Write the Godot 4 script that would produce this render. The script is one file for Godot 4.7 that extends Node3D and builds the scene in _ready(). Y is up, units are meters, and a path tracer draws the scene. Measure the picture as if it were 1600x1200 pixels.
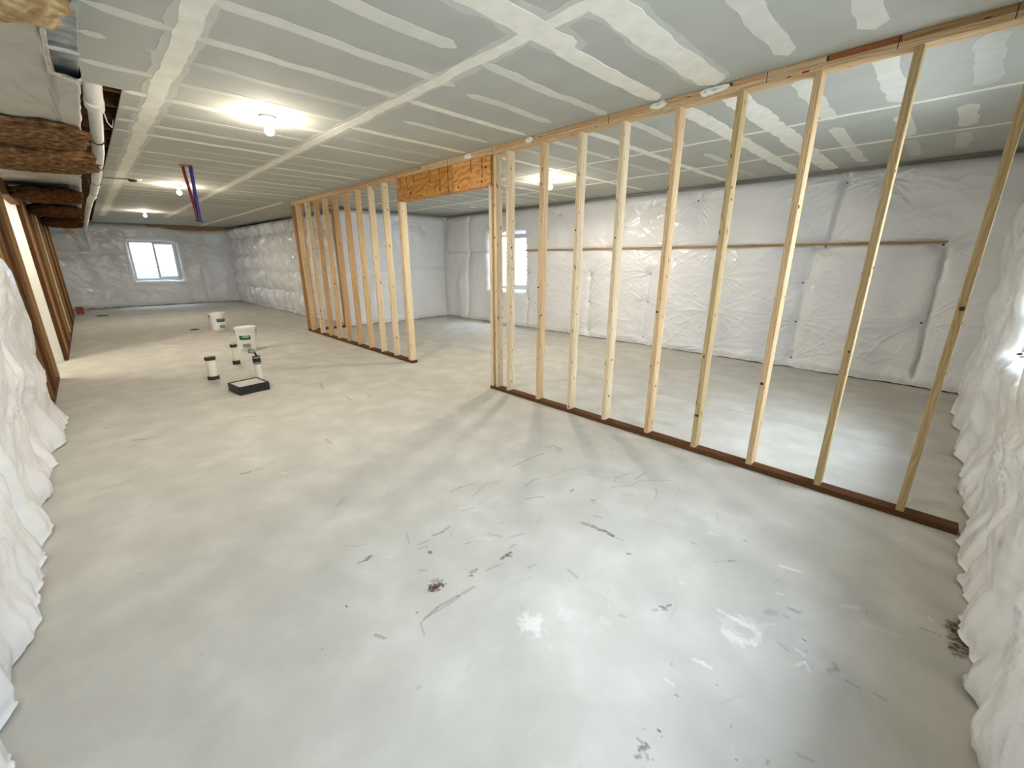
extends Node3D

# ------------------------------------------------------------------ measures (metres)
const CEIL := 2.536       # underside of the ceiling boards
const PX := 3.13          # face of the framed partition
const DECK := 2.84        # underside of the floor deck above the joists
const NEAR := 0.46        # inner faces of the concrete walls
const FAR := -18.34
const BACK := -9.42
const LEFT := -0.58
const RIGHT := 6.95
const JOG := 4.22

var used := {}
var rng := RandomNumberGenerator.new()
var noise_a := FastNoiseLite.new()
var noise_b := FastNoiseLite.new()
var noise_c := FastNoiseLite.new()
var mats := {}
var stain: Image


# ------------------------------------------------------------------ mesh builder
class Shape:
	var v := PackedVector3Array()
	var n := PackedVector3Array()
	var t := PackedVector2Array()
	var t2 := PackedVector2Array()
	var ix := PackedInt32Array()

	func tri(a: Vector3, b: Vector3, c: Vector3, out: Vector3) -> void:
		quad(a, b, c, c, out, [Vector2.ZERO, Vector2.ZERO, Vector2.ZERO, Vector2.ZERO])

	func quad(a: Vector3, b: Vector3, c: Vector3, d: Vector3, out: Vector3, uv: Array) -> void:
		var at := v.size()
		v.append_array(PackedVector3Array([a, b, c, d]))
		n.append_array(PackedVector3Array([out, out, out, out]))
		t.append_array(PackedVector2Array([uv[0], uv[1], uv[2], uv[3]]))
		var flip := (b - a).cross(c - a).dot(out) > 0.0
		if flip:
			ix.append_array(PackedInt32Array([at, at + 2, at + 1]))
		else:
			ix.append_array(PackedInt32Array([at, at + 1, at + 2]))
		if c != d:
			if flip:
				ix.append_array(PackedInt32Array([at, at + 3, at + 2]))
			else:
				ix.append_array(PackedInt32Array([at, at + 2, at + 3]))

	# a box with chamfered edges; uv runs in metres, v along the given axis
	func box(c: Vector3, size: Vector3, ch := 0.0, along := 1, shift := Vector2.ZERO) -> void:
		var h := size * 0.5
		var e := minf(ch, minf(h.x, minf(h.y, h.z)) * 0.6)
		var i := h - Vector3(e, e, e)
		var other: Array = [[1, 2], [0, 2], [0, 1]]
		for a in 3:
			var j: int = other[a][0]
			var k: int = other[a][1]
			var uax := j
			var vax := k
			if j == along:
				uax = k
				vax = j
			for s in [-1.0, 1.0]:
				var out := Vector3.ZERO
				out[a] = s
				var p := []
				var uv := []
				for q in [[-1, -1], [1, -1], [1, 1], [-1, 1]]:
					var w := Vector3.ZERO
					w[a] = s * h[a]
					w[j] = q[0] * i[j]
					w[k] = q[1] * i[k]
					p.append(c + w)
					uv.append(Vector2(w[uax] + 0.11 * a + 0.05 * s, w[vax]) + shift)
				quad(p[0], p[1], p[2], p[3], out, uv)
		if e <= 0.0:
			return
		for a in 3:
			var j: int = other[a][0]
			var k: int = other[a][1]
			for sj in [-1.0, 1.0]:
				for sk in [-1.0, 1.0]:
					var p := []
					for q in [[-1, 0], [1, 0], [1, 1], [-1, 1]]:
						var w := Vector3.ZERO
						w[a] = q[0] * i[a]
						w[j] = sj * (h[j] if q[1] == 0 else i[j])
						w[k] = sk * (i[k] if q[1] == 0 else h[k])
						p.append(c + w)
					var out := Vector3.ZERO
					out[j] = sj
					out[k] = sk
					var g: Array = [Vector2(0, p[0][along]) + shift, Vector2(0, p[1][along]) + shift, Vector2(0.01, p[2][along]) + shift, Vector2(0.01, p[3][along]) + shift]
					quad(p[0], p[1], p[2], p[3], out.normalized(), g)
		for sx in [-1.0, 1.0]:
			for sy in [-1.0, 1.0]:
				for sz in [-1.0, 1.0]:
					tri(c + Vector3(sx * h.x, sy * i.y, sz * i.z), c + Vector3(sx * i.x, sy * h.y, sz * i.z), c + Vector3(sx * i.x, sy * i.y, sz * h.z), Vector3(sx, sy, sz).normalized())

	# rows x columns of points with smooth normals that lean towards the hint; a cell with keep 0 is left open
	func grid(p: PackedVector3Array, nu: int, nv: int, hint: Vector3, keep := PackedByteArray(), wrap := false, uvs := Vector2.ONE) -> void:
		var at := v.size()
		var sign := 1.0
		var ref := Vector3.ZERO
		for jv in nv:
			for ju in nu:
				var u0 := (ju - 1 + (nu - 1 if ju == 0 else 0)) if wrap and ju == 0 else maxi(ju - 1, 0)
				var u1 := 1 if wrap and ju == nu - 1 else mini(ju + 1, nu - 1)
				if wrap and ju == 0:
					u0 = nu - 2
				var du := p[jv * nu + u1] - p[jv * nu + u0]
				var dv := p[mini(jv + 1, nv - 1) * nu + ju] - p[maxi(jv - 1, 0) * nu + ju]
				var w := du.cross(dv)
				w = w.normalized() if w.length_squared() > 1e-16 else hint
				v.append(p[jv * nu + ju])
				n.append(w)
				t.append(Vector2(float(ju) / (nu - 1), float(jv) / (nv - 1)) * uvs)
		if hint != Vector3.ZERO:
			for q in range(at, v.size()):
				ref += n[q]
			sign = 1.0 if ref.dot(hint) >= 0.0 else -1.0
		else:      # closed round shape: away from its centre
			var mid := Vector3.ZERO
			for q in p:
				mid += q
			mid /= p.size()
			var s := 0.0
			for q in range(at, v.size()):
				s += n[q].dot(v[q] - mid)
			sign = 1.0 if s >= 0.0 else -1.0
		if sign < 0.0:
			for q in range(at, v.size()):
				n[q] = -n[q]
		for jv in nv - 1:
			for ju in nu - 1:
				if keep.size() and keep[jv * (nu - 1) + ju] == 0:
					continue
				var a := at + jv * nu + ju
				if sign > 0.0:
					ix.append_array(PackedInt32Array([a, a + nu, a + 1, a + 1, a + nu, a + nu + 1]))
				else:
					ix.append_array(PackedInt32Array([a, a + 1, a + nu, a + 1, a + nu + 1, a + nu]))

	# turned about the upright axis through c: profile points are (radius, height)
	func lathe(profile: Array, c: Vector3, seg := 24, smooth := false, tilt := Basis()) -> void:
		if smooth:
			var p := PackedVector3Array()
			for q in profile:
				for s in seg + 1:
					var g := TAU * s / seg
					p.append(c + tilt * Vector3(q.x * cos(g), q.y, q.x * sin(g)))
			grid(p, seg + 1, profile.size(), Vector3.ZERO, PackedByteArray(), true)
			return
		for k in profile.size() - 1:
			var a: Vector2 = profile[k]
			var b: Vector2 = profile[k + 1]
			var nr := Vector2(b.y - a.y, a.x - b.x).normalized()
			for s in seg:
				var at := v.size()
				for w in [[a, s], [b, s], [b, s + 1], [a, s + 1]]:
					var g: float = TAU * w[1] / seg
					v.append(c + tilt * Vector3(w[0].x * cos(g), w[0].y, w[0].x * sin(g)))
					n.append(tilt * Vector3(nr.x * cos(g), nr.y, nr.x * sin(g)))
					t.append(Vector2(float(w[1]) / seg, w[0].y))
				var front := (v[at + 1] - v[at]).cross(v[at + 2] - v[at])
				if front.length_squared() < 1e-18:
					front = (v[at + 2] - v[at]).cross(v[at + 3] - v[at])
				if front.dot(n[at] + n[at + 2]) > 0.0:
					ix.append_array(PackedInt32Array([at, at + 2, at + 1, at, at + 3, at + 2]))
				else:
					ix.append_array(PackedInt32Array([at, at + 1, at + 2, at, at + 2, at + 3]))

	# a round tube along a line of points, closed at both ends
	func tube(pts: Array, r: float, seg := 12) -> void:
		var p := PackedVector3Array()
		var side := Vector3.ZERO
		for k in pts.size():
			var dir: Vector3 = (pts[mini(k + 1, pts.size() - 1)] - pts[maxi(k - 1, 0)]).normalized()
			if side == Vector3.ZERO:
				side = dir.cross(Vector3.UP if absf(dir.y) < 0.9 else Vector3.RIGHT).normalized()
			side = (side - dir * side.dot(dir)).normalized()
			var up := dir.cross(side)
			for s in seg + 1:
				var g := TAU * s / seg
				p.append(pts[k] + (side * cos(g) + up * sin(g)) * r)
		var first := v.size()
		grid(p, seg + 1, pts.size(), Vector3.ZERO, PackedByteArray(), true)
		# outward check against the axis rather than the centre
		if n[first].dot(v[first] - pts[0]) < 0.0:
			for q in range(first, v.size()):
				n[q] = -n[q]
			for q in range(ix.size() - 6 * seg * (pts.size() - 1), ix.size(), 3):
				var s := ix[q + 1]
				ix[q + 1] = ix[q + 2]
				ix[q + 2] = s
		for e in [0, pts.size() - 1]:
			var dir: Vector3 = (pts[0] - pts[1]).normalized() if e == 0 else (pts[e] - pts[e - 1]).normalized()
			for s in seg:
				tri(pts[e], p[e * (seg + 1) + s], p[e * (seg + 1) + s + 1], dir)

	func mesh() -> ArrayMesh:
		var a := []
		a.resize(Mesh.ARRAY_MAX)
		a[Mesh.ARRAY_VERTEX] = v
		a[Mesh.ARRAY_NORMAL] = n
		a[Mesh.ARRAY_TEX_UV] = t
		if t2.size() == v.size():
			a[Mesh.ARRAY_TEX_UV2] = t2
		a[Mesh.ARRAY_INDEX] = ix
		var m := ArrayMesh.new()
		m.add_surface_from_arrays(Mesh.PRIMITIVE_TRIANGLES, a)
		return m


# ------------------------------------------------------------------ naming and tagging
func numbered(called: String) -> String:
	var k: int = used.get(called, 0)
	used[called] = k + 1
	return called if k == 0 else "%s_%03d" % [called, k]


func thing(called: String, label: String, category: String, at := Vector3.ZERO, group := "") -> Node3D:
	var o := Node3D.new()
	o.name = numbered(called)
	add_child(o)
	o.position = at
	tag(o, label, category, group)
	return o


func tag(o: Node, label: String, category: String, group := "") -> void:
	o.set_meta("label", label)
	o.set_meta("category", category)
	if group:
		o.set_meta("group", group)


func part(called: String, s, m: Material, parent: Node, at := Vector3.ZERO) -> MeshInstance3D:
	var o := MeshInstance3D.new()
	o.name = called
	o.mesh = s.mesh() if s is Shape else s
	o.material_override = m
	parent.add_child(o, true)
	o.position = at
	return o


func single(called: String, s: Shape, m: Material, label: String, category: String, group := "", at := Vector3.ZERO) -> MeshInstance3D:
	var o := part(numbered(called), s, m, self, at)
	tag(o, label, category, group)
	return o


func struct(called: String, s: Shape, m: Material) -> MeshInstance3D:
	var o := part(called, s, m, self)
	o.set_meta("kind", "structure")
	return o


# ------------------------------------------------------------------ materials
func flat(key: String, c: Color, rough := 0.8, metal := 0.0) -> StandardMaterial3D:
	if not mats.has(key):
		var m := StandardMaterial3D.new()
		m.resource_name = key
		m.albedo_color = c
		m.roughness = rough
		m.metallic = metal
		mats[key] = m
	return mats[key]


func noise_texture(freq: float, octaves: int, ramp: Array, size := 512, seed_ := 1, normal := 0.0) -> NoiseTexture2D:
	var f := FastNoiseLite.new()
	f.seed = seed_
	f.frequency = freq
	f.fractal_octaves = octaves
	f.noise_type = FastNoiseLite.TYPE_SIMPLEX_SMOOTH
	var x := NoiseTexture2D.new()
	x.noise = f
	x.width = size
	x.height = size
	x.seamless = true
	if normal > 0.0:
		x.as_normal_map = true
		x.bump_strength = normal
	else:
		var g := Gradient.new()
		g.offsets = PackedFloat32Array(ramp.map(func(r): return r[0]))
		g.colors = PackedColorArray(ramp.map(func(r): return r[1]))
		x.color_ramp = g
	return x


func triplanar(m: StandardMaterial3D, scale: float) -> StandardMaterial3D:
	m.uv1_triplanar = true
	m.uv1_world_triplanar = true
	m.uv1_scale = Vector3(scale, scale, scale)
	return m


# a plain sawn board: grain lines that run along v and bend round knots
func wood_image(light: Color, dark: Color, lines: float, bend: float, knots: int, seed_: int) -> ImageTexture:
	var w := 192
	var h := 768
	var f := FastNoiseLite.new()
	f.seed = seed_
	f.frequency = 0.004
	var g := FastNoiseLite.new()
	g.seed = seed_ + 7
	g.frequency = 0.02
	var r := RandomNumberGenerator.new()
	r.seed = seed_
	var ks := []
	for k in knots:
		ks.append(Vector3(r.randf_range(12, w - 12), r.randf_range(20, h - 20), r.randf_range(3.0, 7.0)))
	var im := Image.create(w, h, false, Image.FORMAT_RGB8)
	for y in h:
		for x in w:
			var sx := float(x)
			var kn := 0.0
			for k in ks:
				var dy: float = (y - k.y) * 0.55
				if absf(dy) > 40.0:
					continue
				var dx: float = x - k.x
				var d := sqrt(dx * dx + dy * dy)
				sx += signf(dx) * k.z * 1.6 * exp(-d * d / (k.z * k.z * 6.0))
				kn = maxf(kn, 1.0 - smoothstep(k.z * 0.55, k.z * 1.15, d))
			var q := sx * lines / w + f.get_noise_2d(sx * 0.9, y * 0.35) * bend
			var s := pow(0.5 + 0.5 * sin(q * TAU), 1.6)
			var tone := clampf(s * 0.55 + 0.25 + 0.45 * g.get_noise_2d(sx * 2.2, y * 0.10), 0.0, 1.0)
			var c := light.lerp(dark, tone)
			c = c.lerp(Color(0.28, 0.17, 0.09), kn * 0.8)
			im.set_pixel(x, y, c)
	return ImageTexture.create_from_image(im)


func wood(key: String, tex: Texture2D, tint: Color, rough := 0.75) -> StandardMaterial3D:
	var m := flat(key, tint, rough)
	m.albedo_texture = tex
	m.uv1_scale = Vector3(5.0, 0.75, 1)
	m.metallic_specular = 0.3
	return m


func make_materials() -> void:
	var pine := wood_image(Color(0.90, 0.835, 0.715), Color(0.775, 0.675, 0.525), 9.0, 2.6, 9, 3)
	var pine2 := wood_image(Color(0.88, 0.80, 0.67), Color(0.71, 0.595, 0.44), 13.0, 3.4, 6, 11)
	wood("pine_pale", pine, Color(1.0, 1.0, 1.0))
	wood("pine_warm", pine2, Color(1.0, 0.97, 0.93))
	wood("pine_rosy", pine2, Color(0.95, 0.88, 0.81))
	wood("pine_olive", pine, Color(0.84, 0.81, 0.72))
	wood("pine_brown", pine2, Color(0.80, 0.72, 0.62))
	wood("pine_red", pine2, Color(0.74, 0.52, 0.42))
	wood("treated", pine2, Color(0.46, 0.35, 0.27))
	wood("old_framing", pine2, Color(0.60, 0.51, 0.42))
	wood("joist_wood", pine2, Color(0.50, 0.40, 0.30))
	var board := wood_image(Color(0.86, 0.68, 0.43), Color(0.68, 0.47, 0.23), 2.6, 4.5, 3, 23)
	wood("header_orange", board, Color(0.93, 0.88, 0.79), 0.6).uv1_scale = Vector3(2.2, 0.8, 1)
	wood("header_yellow", board, Color(1.05, 1.02, 1.02), 0.6).uv1_scale = Vector3(2.2, 0.6, 1)
	flat("saw_line", Color(0.16, 0.10, 0.06), 0.9)
	flat("pencil", Color(0.25, 0.17, 0.11), 0.9)
	flat("red_mark", Color(0.62, 0.12, 0.12), 0.8)

	# concrete slab: pale grey-beige with soft cloudy trowel marks
	var c := triplanar(flat("concrete", Color.WHITE, 0.85), 0.42)
	c.albedo_texture = noise_texture(0.006, 5, [[0.0, Color(0.735, 0.725, 0.69)], [0.45, Color(0.765, 0.755, 0.72)], [0.62, Color(0.78, 0.77, 0.735)], [1.0, Color(0.815, 0.805, 0.775)]], 1024, 5)
	c.metallic_specular = 0.18
	c.normal_enabled = true
	c.normal_texture = noise_texture(0.03, 4, [], 512, 9, 1.2)
	c.normal_scale = 0.10
	var cm: StandardMaterial3D = c.duplicate()
	cm.resource_name = "concrete_marked"
	mats["concrete_marked"] = cm
	triplanar(flat("wall_concrete", Color(0.62, 0.62, 0.60), 0.9), 0.5)

	# drywall paper and the compound on its joints
	var d := triplanar(flat("drywall", Color.WHITE, 0.85), 0.8)
	d.albedo_texture = noise_texture(0.01, 4, [[0.0, Color(0.705, 0.71, 0.675)], [1.0, Color(0.74, 0.745, 0.71)]], 256, 17)
	d.metallic_specular = 0.25
	var s := triplanar(flat("compound", Color.WHITE, 0.75), 1.2)
	s.albedo_texture = noise_texture(0.02, 4, [[0.0, Color(0.90, 0.89, 0.83)], [1.0, Color(0.955, 0.95, 0.905)]], 256, 19)
	var s2 := triplanar(flat("compound_thin", Color.WHITE, 0.8), 1.2)
	s2.albedo_texture = noise_texture(0.02, 4, [[0.0, Color(0.83, 0.83, 0.785)], [1.0, Color(0.875, 0.87, 0.83)]], 256, 21)
	var s3 := triplanar(flat("compound_skim", Color.WHITE, 0.8), 1.2)
	s3.albedo_texture = noise_texture(0.02, 4, [[0.0, Color(0.76, 0.765, 0.73)], [1.0, Color(0.80, 0.80, 0.765)]], 256, 25)
	flat("white_paint", Color(0.82, 0.82, 0.79), 0.6)

	# white poly facing of the insulation
	var p := triplanar(flat("poly", Color(0.905, 0.91, 0.915), 0.22), 1.1)
	p.metallic_specular = 0.5
	p.normal_enabled = true
	p.normal_texture = noise_texture(0.012, 4, [], 512, 31, 4.0)
	p.normal_scale = 0.08
	flat("pin_dark", Color(0.32, 0.30, 0.27), 0.5)
	flat("gap_dark", Color(0.10, 0.09, 0.08), 0.9)
	var fib := triplanar(flat("fibreglass", Color.WHITE, 1.0), 1.6)
	fib.albedo_texture = noise_texture(0.018, 5, [[0.0, Color(0.26, 0.18, 0.12)], [0.45, Color(0.42, 0.31, 0.21)], [0.7, Color(0.52, 0.40, 0.28)], [1.0, Color(0.68, 0.57, 0.43)]], 512, 37)
	fib.metallic_specular = 0.1
	fib.normal_enabled = true
	fib.normal_texture = noise_texture(0.03, 5, [], 512, 41, 12.0)
	var fib2 := triplanar(flat("fibreglass_light", Color.WHITE, 1.0), 1.6)
	fib2.albedo_texture = noise_texture(0.014, 5, [[0.0, Color(0.46, 0.35, 0.20)], [0.45, Color(0.66, 0.54, 0.36)], [0.7, Color(0.80, 0.70, 0.52)], [1.0, Color(0.92, 0.86, 0.70)]], 512, 38)
	fib2.normal_enabled = true
	fib2.normal_texture = fib.normal_texture
	var fib3: StandardMaterial3D = fib.duplicate()
	fib3.resource_name = "fibreglass_dark"
	fib3.albedo_color = Color(0.72, 0.66, 0.62)
	mats["fibreglass_dark"] = fib3
	flat("kraft", Color(0.55, 0.38, 0.22), 0.8)
	var foil := triplanar(flat("foil", Color(0.74, 0.74, 0.71), 0.40, 0.6), 0.9)
	foil.normal_enabled = true
	foil.normal_texture = noise_texture(0.012, 3, [], 512, 43, 5.0)
	foil.normal_scale = 0.5
	var tin := triplanar(flat("galvanised", Color.WHITE, 0.4, 0.85), 1.4)
	tin.albedo_texture = noise_texture(0.03, 3, [[0.0, Color(0.48, 0.52, 0.55)], [1.0, Color(0.74, 0.77, 0.78)]], 256, 47)
	flat("shiny_tape", Color(0.88, 0.88, 0.87), 0.25, 0.85)
	flat("well_steel", Color(0.93, 0.94, 0.95), 0.55)
	flat("gravel", Color(0.60, 0.58, 0.55), 0.95)

	flat("vinyl", Color(0.95, 0.96, 0.97), 0.4)
	var gl := flat("pane", Color(0.92, 0.97, 1.0, 0.06), 0.05)
	gl.transparency = BaseMaterial3D.TRANSPARENCY_ALPHA
	flat("pvc", Color(0.90, 0.895, 0.86), 0.35)
	flat("pvc_drain", Color(0.89, 0.87, 0.81), 0.45)
	flat("rubber", Color(0.11, 0.09, 0.08), 0.6)
	flat("rubber_brown", Color(0.20, 0.14, 0.11), 0.6)
	flat("black_plastic", Color(0.085, 0.095, 0.09), 0.5)
	flat("grey_plastic", Color(0.50, 0.49, 0.46), 0.5)
	flat("steel", Color(0.72, 0.72, 0.70), 0.35, 0.9)
	flat("strap", Color(0.10, 0.10, 0.10), 0.5)
	flat("pail", Color(0.91, 0.90, 0.87), 0.4)
	flat("label_green", Color(0.06, 0.37, 0.27), 0.5)
	flat("label_teal", Color(0.20, 0.36, 0.40), 0.5)
	flat("label_grey", Color(0.55, 0.57, 0.54), 0.5)
	flat("label_white", Color(0.93, 0.93, 0.91), 0.5)
	flat("pex_red", Color(0.50, 0.06, 0.09), 0.4)
	flat("pex_blue", Color(0.07, 0.09, 0.50), 0.4)
	flat("porcelain", Color(0.93, 0.92, 0.90), 0.3)
	flat("brick_red", Color(0.35, 0.10, 0.08), 0.8)
	var b := flat("bulb_glass", Color(1.0, 0.95, 0.88), 0.4)
	b.emission_enabled = true
	b.emission = Color(1.0, 0.93, 0.82)
	b.emission_energy_multiplier = 3.0


# ------------------------------------------------------------------ wear on the slab (soft strokes)
const SX0 := -0.6
const SX1 := 3.4
const SZ0 := -6.0
const SZ1 := 0.46
const SW := 2048

func scuff(kind: String, width_mm: int, strength: int, cm: Array) -> void:
	var col: Color = {"d": Color(0.40, 0.385, 0.37), "b": Color(0.30, 0.20, 0.13), "k": Color(0.10, 0.09, 0.08), "w": Color(0.93, 0.93, 0.91)}[kind]
	var r := width_mm * 0.0006
	var a: float = strength * {"d": 0.0078, "b": 0.0095, "k": 0.0085, "w": 0.0062}[kind]
	var nf := 0.8 / r
	for k in range(0, cm.size() - 2, 2):
		var p := Vector2(cm[k], cm[k + 1]) * 0.01
		var q := Vector2(cm[k + 2], cm[k + 3]) * 0.01
		var x0 := int((minf(p.x, q.x) - r * 2 - SX0) / (SX1 - SX0) * SW)
		var x1 := int((maxf(p.x, q.x) + r * 2 - SX0) / (SX1 - SX0) * SW)
		var y0 := int((minf(p.y, q.y) - r * 2 - SZ0) / (SZ1 - SZ0) * SW)
		var y1 := int((maxf(p.y, q.y) + r * 2 - SZ0) / (SZ1 - SZ0) * SW)
		var pq := q - p
		var l2 := maxf(pq.length_squared(), 1e-8)
		for y in range(maxi(y0, 0), mini(y1 + 1, SW)):
			for x in range(maxi(x0, 0), mini(x1 + 1, SW)):
				var m := Vector2(SX0 + (x + 0.5) / SW * (SX1 - SX0), SZ0 + (y + 0.5) / SW * (SZ1 - SZ0))
				var u := clampf((m - p).dot(pq) / l2, 0.0, 1.0)
				var edge := noise_c.get_noise_2d(m.x * nf, m.y * nf)
				var d := (m - p - pq * u).length() + edge * r * 0.9
				var s := a * (1.0 - smoothstep(r * 0.45, r * 1.35, d)) * (0.85 + (0.2 if kind == "w" else 0.5) * noise_c.get_noise_2d(m.x * nf * 2.5, m.y * nf * 2.5))
				if s <= 0.01:
					continue
				var old := im_get(x, y)
				var na := old.a + s * (1.0 - old.a)
				var c := old.lerp(col, s / na) if na > 0.0 else col
				c.a = na
				stain.set_pixel(x, y, c)


func im_get(x: int, y: int) -> Color:
	return stain.get_pixel(x, y)


func paint_stains() -> void:
	stain = Image.create(SW, SW, false, Image.FORMAT_RGBA8)
	stain.fill(Color(0.5, 0.48, 0.45, 0.0))
	# broad faint scuffing where people walk
	rng.seed = 77
	for k in 130:
		var x := rng.randf_range(60, 310)
		var z := rng.randf_range(-330, -10)
		var g := rng.randf_range(-0.5, 0.9)
		var l := rng.randf_range(4, 16)
		scuff(["d", "d", "w"][k % 3], rng.randi_range(6, 14), rng.randi_range(8, 18), [x, z, x + l * cos(g), z - l * sin(g)])
	for k in 90:
		var x := rng.randf_range(-20, 310)
		var z := rng.randf_range(-560, 20)
		scuff(["d", "w", "k"][k % 3], rng.randi_range(5, 9), rng.randi_range(30, 60), [x, z, x + 1, z])
	scuff("d", 10, 55, [193, -196, 211, -196, 227, -195])
	scuff("d", 12, 45, [141, -200, 149, -200, 158, -197])
	scuff("d", 10, 35, [149, -186, 164, -191, 174, -187])
	scuff("d", 12, 45, [181, -170, 190, -172, 196, -171])
	scuff("d", 12, 50, [170, -160, 180, -153])
	scuff("d", 13, 70, [107, -170, 112, -169, 118, -170])
	scuff("d", 7, 45, [98, -183, 94, -173])
	scuff("d", 6, 45, [116, -166, 114, -162])
	scuff("d", 8, 30, [68, -197, 73, -191, 78, -189])
	scuff("k", 10, 60, [68, -178, 72, -177, 75, -179])
	scuff("k", 22, 55, [72, -178, 74, -178])
	scuff("k", 16, 95, [98, -160, 98, -159])
	scuff("k", 7, 90, [99, -164, 99, -164])
	scuff("d", 10, 45, [97, -169, 103, -168])
	scuff("d", 8, 50, [95, -166, 99, -165])
	scuff("b", 34, 90, [84, -138, 87, -137, 89, -137])
	scuff("b", 30, 80, [85, -139, 85, -137])
	scuff("b", 10, 50, [87, -142, 90, -141])
	scuff("b", 9, 45, [87, -141, 91, -139])
	scuff("k", 18, 55, [104, -133, 107, -133])
	scuff("k", 8, 80, [102, -132, 103, -131])
	scuff("d", 8, 55, [110, -129, 119, -127])
	scuff("b", 13, 85, [121, -130, 125, -130, 128, -130])
	scuff("b", 14, 70, [125, -129, 126, -128])
	scuff("d", 10, 50, [115, -152, 118, -151])
	scuff("d", 10, 50, [137, -139, 144, -136])
	scuff("d", 10, 50, [130, -133, 134, -133])
	scuff("d", 14, 40, [126, -116, 130, -115])
	scuff("d", 12, 40, [130, -149, 133, -143])
	scuff("d", 12, 60, [73, -126, 80, -127, 90, -126, 99, -125])
	scuff("d", 7, 55, [74, -126, 84, -125, 91, -125])
	scuff("d", 6, 55, [73, -126, 70, -125, 68, -119])
	scuff("d", 12, 70, [54, -133, 56, -129])
	scuff("k", 9, 90, [72, -131, 72, -131])
	scuff("k", 8, 80, [52, -156, 52, -155])
	scuff("d", 8, 30, [51, -185, 57, -188])
	scuff("d", 14, 35, [87, -152, 89, -150])
	scuff("w", 70, 55, [102, -94, 103, -92, 104, -90])
	scuff("w", 12, 50, [101, -98, 103, -95])
	scuff("w", 20, 35, [123, -151, 128, -145])
	scuff("w", 10, 40, [80, -172, 83, -170])
	scuff("w", 20, 30, [135, -180, 140, -171])
	scuff("d", 14, 30, [134, -178, 139, -175])
	scuff("d", 22, 75, [175, -119, 177, -112])
	scuff("d", 14, 75, [176, -113, 178, -106, 178, -100])
	scuff("b", 12, 70, [176, -109, 178, -105])
	scuff("b", 14, 85, [177, -103, 177, -100])
	scuff("d", 10, 30, [177, -99, 178, -94])
	scuff("d", 10, 50, [185, -120, 187, -114])
	scuff("d", 10, 55, [233, -134, 244, -131])
	scuff("d", 12, 50, [242, -123, 256, -123])
	scuff("d", 10, 35, [221, -129, 233, -121, 242, -120])
	scuff("d", 6, 50, [242, -120, 253, -111, 260, -103])
	scuff("d", 7, 50, [241, -108, 236, -104, 229, -102])
	scuff("d", 8, 40, [217, -118, 223, -114])
	scuff("d", 10, 30, [222, -152, 230, -137])
	scuff("d", 8, 40, [199, -167, 217, -165, 228, -159])
	scuff("k", 10, 90, [198, -145, 201, -145])
	scuff("k", 10, 80, [170, -87, 171, -86])
	scuff("k", 10, 70, [198, -129, 200, -128])
	scuff("k", 18, 80, [150, -58, 150, -57])
	scuff("k", 9, 70, [152, -57, 154, -56])
	scuff("k", 12, 45, [146, -60, 147, -59])
	scuff("k", 10, 60, [225, -48, 225, -47])
	scuff("d", 12, 50, [203, -68, 203, -65])
	scuff("d", 7, 40, [196, -53, 204, -46])
	scuff("d", 10, 40, [202, -48, 204, -46])
	scuff("d", 6, 35, [204, -96, 207, -81])
	scuff("d", 16, 40, [139, -101, 138, -95])
	scuff("d", 30, 35, [180, -25, 182, -23])
	scuff("d", 15, 40, [183, -19, 183, -18])
	scuff("d", 15, 35, [189, -18, 189, -16])
	scuff("w", 55, 35, [117, -88, 117, -84])
	scuff("w", 40, 30, [126, -72, 126, -71])
	scuff("w", 50, 35, [162, -35, 167, -31, 170, -25])
	scuff("w", 18, 60, [166, -40, 166, -34, 166, -27])
	scuff("w", 50, 45, [157, -33, 156, -30])
	scuff("w", 16, 75, [217, -29, 218, -22])
	scuff("w", 18, 50, [218, -64, 219, -60])
	scuff("w", 12, 40, [228, -73, 232, -69])
	scuff("w", 10, 85, [195, -25, 196, -23])
	scuff("w", 8, 85, [174, -22, 175, -21])
	scuff("w", 8, 80, [134, -75, 134, -75])
	scuff("w", 8, 90, [170, -59, 170, -58])
	scuff("w", 45, 50, [157, -33, 156, -29])
	scuff("w", 22, 60, [157, -28, 159, -24, 165, -24, 168, -27])
	scuff("w", 13, 75, [135, -38, 136, -35])
	scuff("w", 14, 75, [136, -35, 136, -32])
	scuff("w", 12, 60, [120, -42, 120, -39])
	scuff("k", 6, 60, [117, -37, 117, -36])
	scuff("k", 16, 80, [93, -37, 95, -36])
	scuff("k", 8, 50, [95, -39, 95, -38])
	scuff("k", 6, 85, [102, -36, 102, -35])
	scuff("k", 10, 60, [90, -37, 91, -36])
	scuff("k", 8, 50, [93, -35, 92, -34])
	scuff("k", 7, 50, [93, -33, 93, -33])
	scuff("k", 6, 85, [111, -15, 111, -15])
	scuff("k", 6, 70, [131, -28, 131, -28])
	scuff("k", 5, 70, [99, -39, 99, -39])
	scuff("k", 5, 70, [101, -34, 101, -34])
	scuff("d", 12, 40, [133, -69, 134, -67])
	scuff("w", 12, 85, [168, -12, 167, -9])
	scuff("w", 10, 85, [160, -10, 164, -8, 161, -6])
	scuff("w", 50, 25, [172, -11, 167, -4])
	scuff("w", 16, 75, [216, -29, 219, -21])
	scuff("w", 20, 50, [207, -3, 211, 2])
	scuff("w", 30, 30, [203, 5, 204, 15])
	scuff("d", 14, 45, [166, -1, 169, 1, 171, 0])
	scuff("d", 8, 50, [166, 4, 166, 8])
	scuff("d", 10, 40, [167, 12, 167, 15])
	scuff("k", 6, 80, [175, -11, 175, -10])
	scuff("d", 12, 40, [166, -17, 165, -14])
	scuff("d", 16, 40, [189, -19, 190, -15])
	scuff("w", 10, 60, [226, 24, 224, 25])
	scuff("d", 12, 50, [216, 22, 217, 26])
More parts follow.
